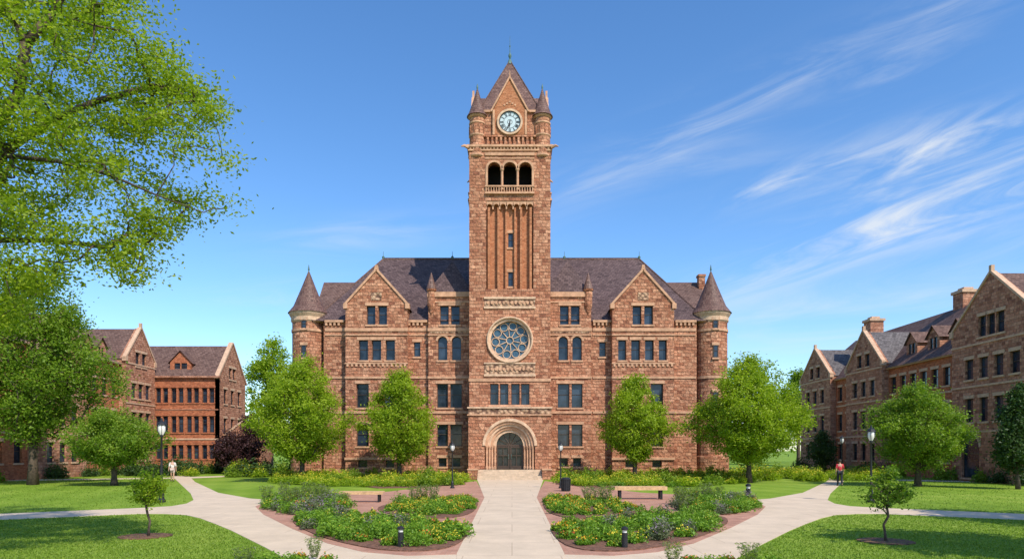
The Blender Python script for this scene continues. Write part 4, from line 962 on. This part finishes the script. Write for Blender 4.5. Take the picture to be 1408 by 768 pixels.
for _ in range(14): plant(random.choice(['big','darkb']),-42+random.uniform(-0.6,0.6),random.uniform(50,80),random.uniform(0.9,1.4))
for px,py in ((410,772),(432,770),(450,775),(380,780),(350,782),(925,778),(950,776),(1000,776),(1030,779),(975,780),(1060,782),(335,786)):
    x,y=G(px,py); plant(random.choice(['tall','hedge','tall','red']),x,y,random.uniform(0.6,0.9),0.6)
n=26000; k=260; c=np.stack([rng.uniform(-170,170,k),rng.uniform(125,160,k),rng.uniform(2,11,k)],1); idx=rng.integers(0,k,n)
g=rng.normal(size=(n,3)); g/=np.linalg.norm(g,axis=1)[:,None]
C=c[idx]+g*rng.uniform(0,1,(n,1))**0.5*np.array([4,3,3]); o=link('tree_line',leafmesh('tree_line',C,0.5,[L2],rng.uniform(0,1,n))); o["kind"]="stuff"; tag(o,"distant belt of mixed green trees","trees")
def lawnpts(poly,n):
    pts=[G(*p) for p in poly]; P_=np.array(pts)
    x0,y0=P_.min(0); x1,y1=P_.max(0)
    X=rng.uniform(x0,x1,n*3); u=rng.uniform(0,1,n*3); Y=1/(1/y0+(1/y1-1/y0)*u)
    c=np.zeros(len(X),bool)
    for i in range(len(pts)):
        xa,ya=pts[i]; xb,yb=pts[(i+1)%len(pts)]
        m_=((ya>Y)!=(yb>Y)); xi=(xb-xa)*(Y-ya)/(yb-ya+1e-12)+xa
        c^=(m_&(X<xi))
    return np.stack([X[c],Y[c]],1)[:n]
la=[(-120,722),(0,714.5),(190,706.5),(255,708),(296,720.5),(340,741),(392,768),(330,800),(-300,800)]
lb2=[(-120,712),(0,705.5),(190,697.5),(255,692),(256,677),(230,651),(0,651),(-120,655)]
P_=np.vstack([lawnpts(la,40000),lawnpts(mir(la),40000),lawnpts(lb2,10000),lawnpts(mir(lb2),10000)])
n=len(P_); a=rng.uniform(0,6.28,n); h=rng.uniform(0.015,0.045,n)*(1+P_[:,1]/80); w=0.007+0.0005*P_[:,1]
dx=np.cos(a)*w; dy=np.sin(a)*w; lx=rng.normal(size=n)*0.02; ly=rng.normal(size=n)*0.02
Vv=np.stack([np.stack([P_[:,0]-dx,P_[:,1]-dy,0*h],1),np.stack([P_[:,0]+dx,P_[:,1]+dy,0*h],1),np.stack([P_[:,0]+lx,P_[:,1]+ly,h],1)],1).reshape(-1,3)
me=bpy.data.meshes.new('grass'); me.from_pydata(Vv.tolist(),[],np.arange(3*n).reshape(-1,3).tolist())
LGr=mat_leaf('grass_blade',(0.12,0.19,0.015),(0.19,0.29,0.028),(0.30,0.38,0.06),0.4); me.materials.append(LGr)
at=me.attributes.new('tone','FLOAT','FACE'); at.data.foreach_set('value',rng.uniform(0,1,n).astype(np.float32))
o=link('grass',me); o["kind"]="stuff"; tag(o,"short mown grass blades on the lawn","grass")

# ============================================================ STREET FURNITURE
def build_lamp():
    ms=[]
    mb=MB(); mb.lathe(0,0,[(0.2,0),(0.2,0.12),(0.13,0.2),(0.12,0.55),(0.07,0.7)],12); ms.append(('base',mb.mesh('base',[M['iron']])))
    mb=MB(); mb.lathe(0,0,[(0.07,0.7),(0.055,2.0),(0.05,3.3),(0.1,3.35),(0.04,3.42)],10); ms.append(('pole',mb.mesh('pole',[M['iron']],True)))
    mb=MB(); mb.lathe(0,0,[(0.10,3.42),(0.2,3.62),(0.19,3.9),(0.1,4.02)],12); ms.append(('lamp_globe',mb.mesh('lamp_globe',[M['lampglass']],True)))
    mb=MB(); mb.lathe(0,0,[(0.25,3.92),(0.16,4.05),(0.06,4.13),(0.03,4.28)],12)
    for k in range(6):
        a=k*math.pi/3; mb.tube([(0.11*math.cos(a),0.11*math.sin(a),3.4),(0.215*math.cos(a),0.215*math.sin(a),3.62),(0.21*math.cos(a),0.21*math.sin(a),3.94)],0.014,5)
    ms.append(('lamp_cap',mb.mesh('lamp_cap',[M['iron']]))); return ms
lm=build_lamp()
def place(ms,name,loc,label,cat,group=None,s=1.0,rot=0):
    r=root(name,loc,label,cat,group); r.scale=(s,s,s); r.rotation_euler=(0,0,rot)
    for nm,me in ms: link(nm,me,r,False)
    return r
for px,py,top in ((222,690,574),(1198,690,584),(622,671,606),(771,671,606),(283,647,590),(1115,646,598),(1158,655,597)):
    x,y=G(px,py); h=WZ(top,y); place(lm,'street_lamp',(x,y,0),"black iron lamp post with pale glass lantern beside path","street lamp","lamp posts along the paths",h/4.28)
mb=MB(); mb.lathe(0,0,[(0.075,0),(0.07,0.36)],12); mbb=mb.mesh('post',[M['iron']],False)
mb=MB(); mb.lathe(0,0,[(0.055,0.36),(0.055,0.42)],12); mbl=mb.mesh('lamp_lens',[M['lampglass']])
mb=MB(); mb.lathe(0,0,[(0.085,0.42),(0.085,0.47),(0.02,0.51)],12); mbc=mb.mesh('cap',[M['iron']])
for px,py,s in ((551,753,1.1),(859,754,1.1),(1029,688,1.7)):  # last entry stands in for an unidentified dark object, not a known bollard
    x,y=G(px,py); place([('post',mbb),('lamp_lens',mbl),('cap',mbc)],'bollard_light',(x,y,0.04),"short black path bollard light beside planting bed","bollard","bollard lights",s)
mb=MB()
for i in range(4): mb.box(-0.95,0.95,-0.24+i*0.125,-0.13+i*0.125,0.40,0.47)
mb.box(-0.95,0.95,-0.262,-0.243,0.34,0.47)
ms=[('seat',mb.mesh('seat',[M['wood']]))]
for sx in (-0.75,0.75):
    mb=MB(); mb.box(sx-0.04,sx+0.04,-0.2,-0.14,0,0.36); mb.box(sx-0.04,sx+0.04,0.14,0.2,0,0.36); mb.box(sx-0.04,sx+0.04,-0.22,0.22,0.36,0.398); ms.append(('leg',mb.mesh('leg',[M['iron']])))
for px,py,s in ((498,690,1.15),(880,686,1.45)):
    x,y=G(px,py); place(ms,'park_bench',(x,y,0.02),"backless wooden slat bench with dark legs","bench","benches by the beds",s)
mb=MB(); mb.lathe(0,0,[(0.22,0),(0.27,0.05),(0.29,0.75)],16)
for k in range(16):
    a=2*math.pi*k/16; mb.tube([(0.285*math.cos(a),0.285*math.sin(a),0.06),(0.305*math.cos(a),0.305*math.sin(a),0.76)],0.015,4)
b1=mb.mesh('body',[M['iron']]); mb=MB(); mb.lathe(0,0,[(0.32,0.76),(0.32,0.8),(0.2,0.9),(0.12,0.9),(0.12,0.84)],16,cap=False); b2m=mb.mesh('lid',[M['iron']])
x,y=G(778,675); place([('body',b1),('lid',b2m)],'litter_bin',(x,y,0),"black slatted metal litter bin by the walk","bin")

# ============================================================ PEOPLE
def skinobj(name,V_,E_,Rr,mat,par,sub=1):
    me=bpy.data.meshes.new(name); me.from_pydata(V_,E_,[]); me.materials.append(mat)
    o=bpy.data.objects.new(name,me); COL.objects.link(o); o.parent=par
    md=o.modifiers.new('skin','SKIN'); md.use_smooth_shade=True
    if not me.skin_vertices: return o
    for i,r_ in enumerate(Rr):
        me.skin_vertices[0].data[i].radius=r_ if isinstance(r_,tuple) else (r_,r_)
    me.skin_vertices[0].data[0].use_root=True
    s_=o.modifiers.new('sub','SUBSURF'); s_.levels=sub; s_.render_levels=sub
    return o
skinm=mat_plain('skin',(0.50,0.29,0.20),0.55,var=0.05,bs=0)
def person(loc,rot,shirtc,legc,hairc,label,h=1.72,shorts=False,stride=0.22):
    r=root('person',loc,label,'person'); r.rotation_euler=(0,0,rot); k=h/1.72; r.scale=(k,k,k)
    J={'pel':(0,0,0.95),'sp':(0,0.0,1.15),'ch':(0,0,1.36),'nk':(0,0,1.49),'hb':(0,-0.015,1.56),'hd':(0,-0.02,1.66),
    'lh':(0.09,0,0.92),'lk':(0.10,-stride*0.6,0.50),'la':(0.10,-stride*0.75,0.085),'lt':(0.11,-stride*0.75-0.16,0.035),
    'rh':(-0.09,0,0.92),'rk':(-0.10,stride*0.15,0.49),'ra':(-0.10,stride*0.9,0.13),'rt':(-0.11,stride*0.9-0.14,0.035),
    'ls':(0.18,0,1.42),'le':(0.235,0.07,1.15),'lw':(0.25,0.02,0.90),'lp':(0.255,0.0,0.83),
    'rs':(-0.18,0,1.42),'re':(-0.235,-0.02,1.14),'rw':(-0.25,-0.14,0.93),'rp':(-0.255,-0.17,0.86)}
    Rd={'pel':(0.15,0.11),'sp':(0.13,0.095),'ch':(0.155,0.11),'nk':0.052,'hb':0.07,'hd':(0.078,0.092),'lh':0.085,'lk':0.058,'la':0.04,'lt':0.035,'rh':0.085,'rk':0.058,'ra':0.04,'rt':0.035,
    'ls':0.055,'le':0.042,'lw':0.028,'lp':(0.035,0.018),'rs':0.055,'re':0.042,'rw':0.028,'rp':(0.035,0.018)}
    E=[('pel','sp'),('sp','ch'),('ch','nk'),('nk','hb'),('hb','hd'),('pel','lh'),('lh','lk'),('lk','la'),('la','lt'),('pel','rh'),('rh','rk'),('rk','ra'),('ra','rt'),('ch','ls'),('ls','le'),('le','lw'),('lw','lp'),('ch','rs'),('rs','re'),('re','rw'),('rw','rp')]
    for s_ in 'lr':
        px_,py_,pz_=J[s_+'p']; sg=1 if s_=='l' else -1
        for fi,(dy,ln) in enumerate(((-0.028,0.07),(-0.01,0.08),(0.01,0.075),(0.027,0.058))):
            a=s_+'f%da'%fi; b_=s_+'f%db'%fi
            J[a]=(px_,py_+dy,pz_-0.03-ln*0.45); J[b_]=(px_-sg*0.02,py_+dy,pz_-0.03-ln); Rd[a]=0.009; Rd[b_]=0.007; E+=[(s_+'p',a),(a,b_)]
        J[s_+'th']=(px_-sg*0.01,py_-0.05,pz_-0.01); J[s_+'ti']=(px_-sg*0.015,py_-0.06,pz_-0.045); Rd[s_+'th']=0.011; Rd[s_+'ti']=0.008; E+=[(s_+'p',s_+'th'),(s_+'th',s_+'ti')]
    def sub(nm,keys,mat,grow_=0.0):
        ks=[q for q in keys]; ix={q:i for i,q in enumerate(ks)}
        rr=[]
        for q in ks:
            v=Rd[q]; v=v if isinstance(v,tuple) else (v,v); rr.append((v[0]+grow_,v[1]+grow_))
        return skinobj(nm,[J[q] for q in ks],[(ix[a],ix[b_]) for a,b_ in E if a in ix and b_ in ix],rr,mat,r)
    sub('body',list(J.keys()),skinm)
    sub('shirt',['ch','sp','pel','ls','le','rs','re'],mat_plain('shirt',shirtc,0.8,var=0.1,bs=0),0.02)
    if shorts:
        J['lm']=(0.1,-stride*0.5,0.62); J['rm']=(-0.1,stride*0.1,0.62); Rd['lm']=0.08; Rd['rm']=0.08; E+=[('lh','lm'),('rh','rm')]
        sub('shorts',['pel','lh','lm','rh','rm'],mat_plain('shorts_cloth',legc,0.8,var=0.1,bs=0),0.02)
    else: sub('trousers',['pel','lh','lk','la','rh','rk','ra'],mat_plain('trouser_cloth',legc,0.8,var=0.1,bs=0),0.02)
    sm=mat_plain('shoe_leather',(0.05,0.045,0.04),0.6,bs=0)
    for s_ in 'lr':
        a=Vector(J[s_+'a']); t=Vector(J[s_+'t']); mb=MB(); mb.tube([(a.x,a.y+0.05,t.z+0.015),(a.x,a.y,t.z+0.02),(t.x,t.y,t.z+0.005),(t.x,t.y-0.05,t.z)],[0.035,0.052,0.045,0.02],8); link('shoe',mb.mesh('shoe',[sm],True),r,False)
    mb=MB(); mb.lathe(0,0.012,[(0.088,1.60),(0.105,1.66),(0.10,1.73),(0.06,1.775),(0.01,1.785)],14,a0=-0.35,a1=math.pi+0.35); mb.lathe(0,0.0,[(0.095,1.71),(0.085,1.75),(0.04,1.785),(0.0,1.79)],14,cap=False)
    link('hair',mb.mesh('hair',[mat_plain('hair',hairc,0.7,bs=0)],True),r,False)
    mb=MB(); mb.lathe(0,-0.115,[(0.004,1.675),(0.014,1.645),(0.008,1.635)],6); link('nose',mb.mesh('nose',[skinm],True),r,False)
    for sx in (-0.032,0.032):
        mb=MB(); mb.lathe(sx,-0.098,[(0.003,1.655),(0.011,1.662),(0.011,1.67),(0.003,1.677)],6); link('eye',mb.mesh('eye',[M['iron']],True),r,False)
    mb=MB(); mb.box(-0.022,0.022,-0.108,-0.09,1.61,1.617); link('mouth',mb.mesh('mouth',[mat_plain('lip',(0.35,0.12,0.1),0.5,bs=0)]),r,False)
    return r
x,y=G(237,661); person((x,y,0.012),R(20),(0.75,0.68,0.66),(0.55,0.42,0.38),(0.12,0.07,0.04),"walking person in pale top and light shorts",1.85,True)
x,y=G(1155,667.5); person((x,y,0.012),R(165),(0.50,0.035,0.05),(0.02,0.022,0.03),(0.03,0.02,0.015),"walking person in red top and dark trousers",1.88)

# ============================================================ WORLD
w=bpy.data.worlds.new("World"); scene.world=w; w.use_nodes=True; T=NT(w.node_tree)
bg=w.node_tree.nodes['Background']
sky=T.n('ShaderNodeTexSky',sky_type='NISHITA'); sky.sun_disc=False; sky.sun_elevation=el; sky.sun_rotation=math.atan2(S.x,S.y)
sky.air_density=1.0; sky.dust_density=0.45; sky.ozone_density=2.6; sky.altitude=100
hs=T.n('ShaderNodeHueSaturation'); hs.inputs['Saturation'].default_value=1.2; hs.inputs['Value'].default_value=1.45; T.l(sky.outputs[0],hs.inputs['Color'])
skc=T.mix(1.0,hs.outputs[0],(0.93,0.97,1.03),'MULTIPLY')
tc=T.n('ShaderNodeTexCoord'); sx=T.n('ShaderNodeSeparateXYZ'); T.l(tc.outputs['Generated'],sx.inputs[0])
yy=T.m('MAXIMUM',sx.outputs[1],0.05); u=T.m('DIVIDE',sx.outputs[0],yy); v=T.m('DIVIDE',sx.outputs[2],yy)
def rot(ang,u0=0,v0=0):
    c,s=math.cos(ang),math.sin(ang); du=T.m('SUBTRACT',u,u0) if u0 else u; dv=T.m('SUBTRACT',v,v0) if v0 else v
    return T.m('ADD',T.m('MULTIPLY',du,c),T.m('MULTIPLY',dv,s)), T.m('SUBTRACT',T.m('MULTIPLY',dv,c),T.m('MULTIPLY',du,s))
def field(ang,sa,sb,seed,lo,hi,rough):
    a,b_=rot(R(ang)); cb=T.n('ShaderNodeCombineXYZ'); T.l(T.m('MULTIPLY',a,sa),cb.inputs[0]); T.l(T.m('MULTIPLY',b_,sb),cb.inputs[1]); cb.inputs[2].default_value=seed
    n_=T.noise(cb.outputs[0],2.0,7,rough,0.8)
    r_=T.n('ShaderNodeMapRange'); r_.interpolation_type='SMOOTHSTEP'; T.l(n_,r_.inputs[0]); r_.inputs[1].default_value=lo; r_.inputs[2].default_value=hi; return r_.outputs[0]
FA=field(20,1.9,12,3.1,0.36,0.80,0.62); FBn=field(6,1.5,9,8.7,0.36,0.80,0.6)
def streak(px,py,ang,la_,lb_,amp,fld):
    a,b_=rot(R(ang),(px-704)/FPX,(HZ-py)/FPX)
    e=T.m('ADD',T.m('POWER',T.m('DIVIDE',T.m('ABSOLUTE',a),la_/FPX),2.0),T.m('POWER',T.m('DIVIDE',T.m('ABSOLUTE',b_),lb_/FPX),2.0))
    return T.m('MULTIPLY',T.m('MULTIPLY',T.m('POWER',2.718,T.m('MULTIPLY',e,-1.0)),fld),amp)
parts=[streak(1210,312,20,260,30,0.95,FA),streak(1270,205,15,170,34,0.95,FA),streak(980,165,27,260,34,0.45,FA),streak(880,235,8,170,24,0.4,FBn),
 streak(1230,430,4,320,45,0.6,FBn),streak(490,325,6,130,22,0.4,FBn),streak(1280,50,35,140,34,0.35,FA),streak(1060,255,22,60,14,0.6,FA),streak(1350,290,12,180,70,0.3,FA),streak(380,410,5,140,20,0.4,FBn)]
tot=parts[0]
for p in parts[1:]: tot=T.m('ADD',tot,p)
tot=T.m('MINIMUM',tot,0.8); tot=T.m('MULTIPLY',tot,T.m('GREATER_THAN',sx.outputs[1],0.06))
mixc=T.mix(tot,skc,(5.7,5.95,6.2))
T.l(mixc,bg.inputs['Color']); bg.inputs['Strength'].default_value=0.15
print("done")
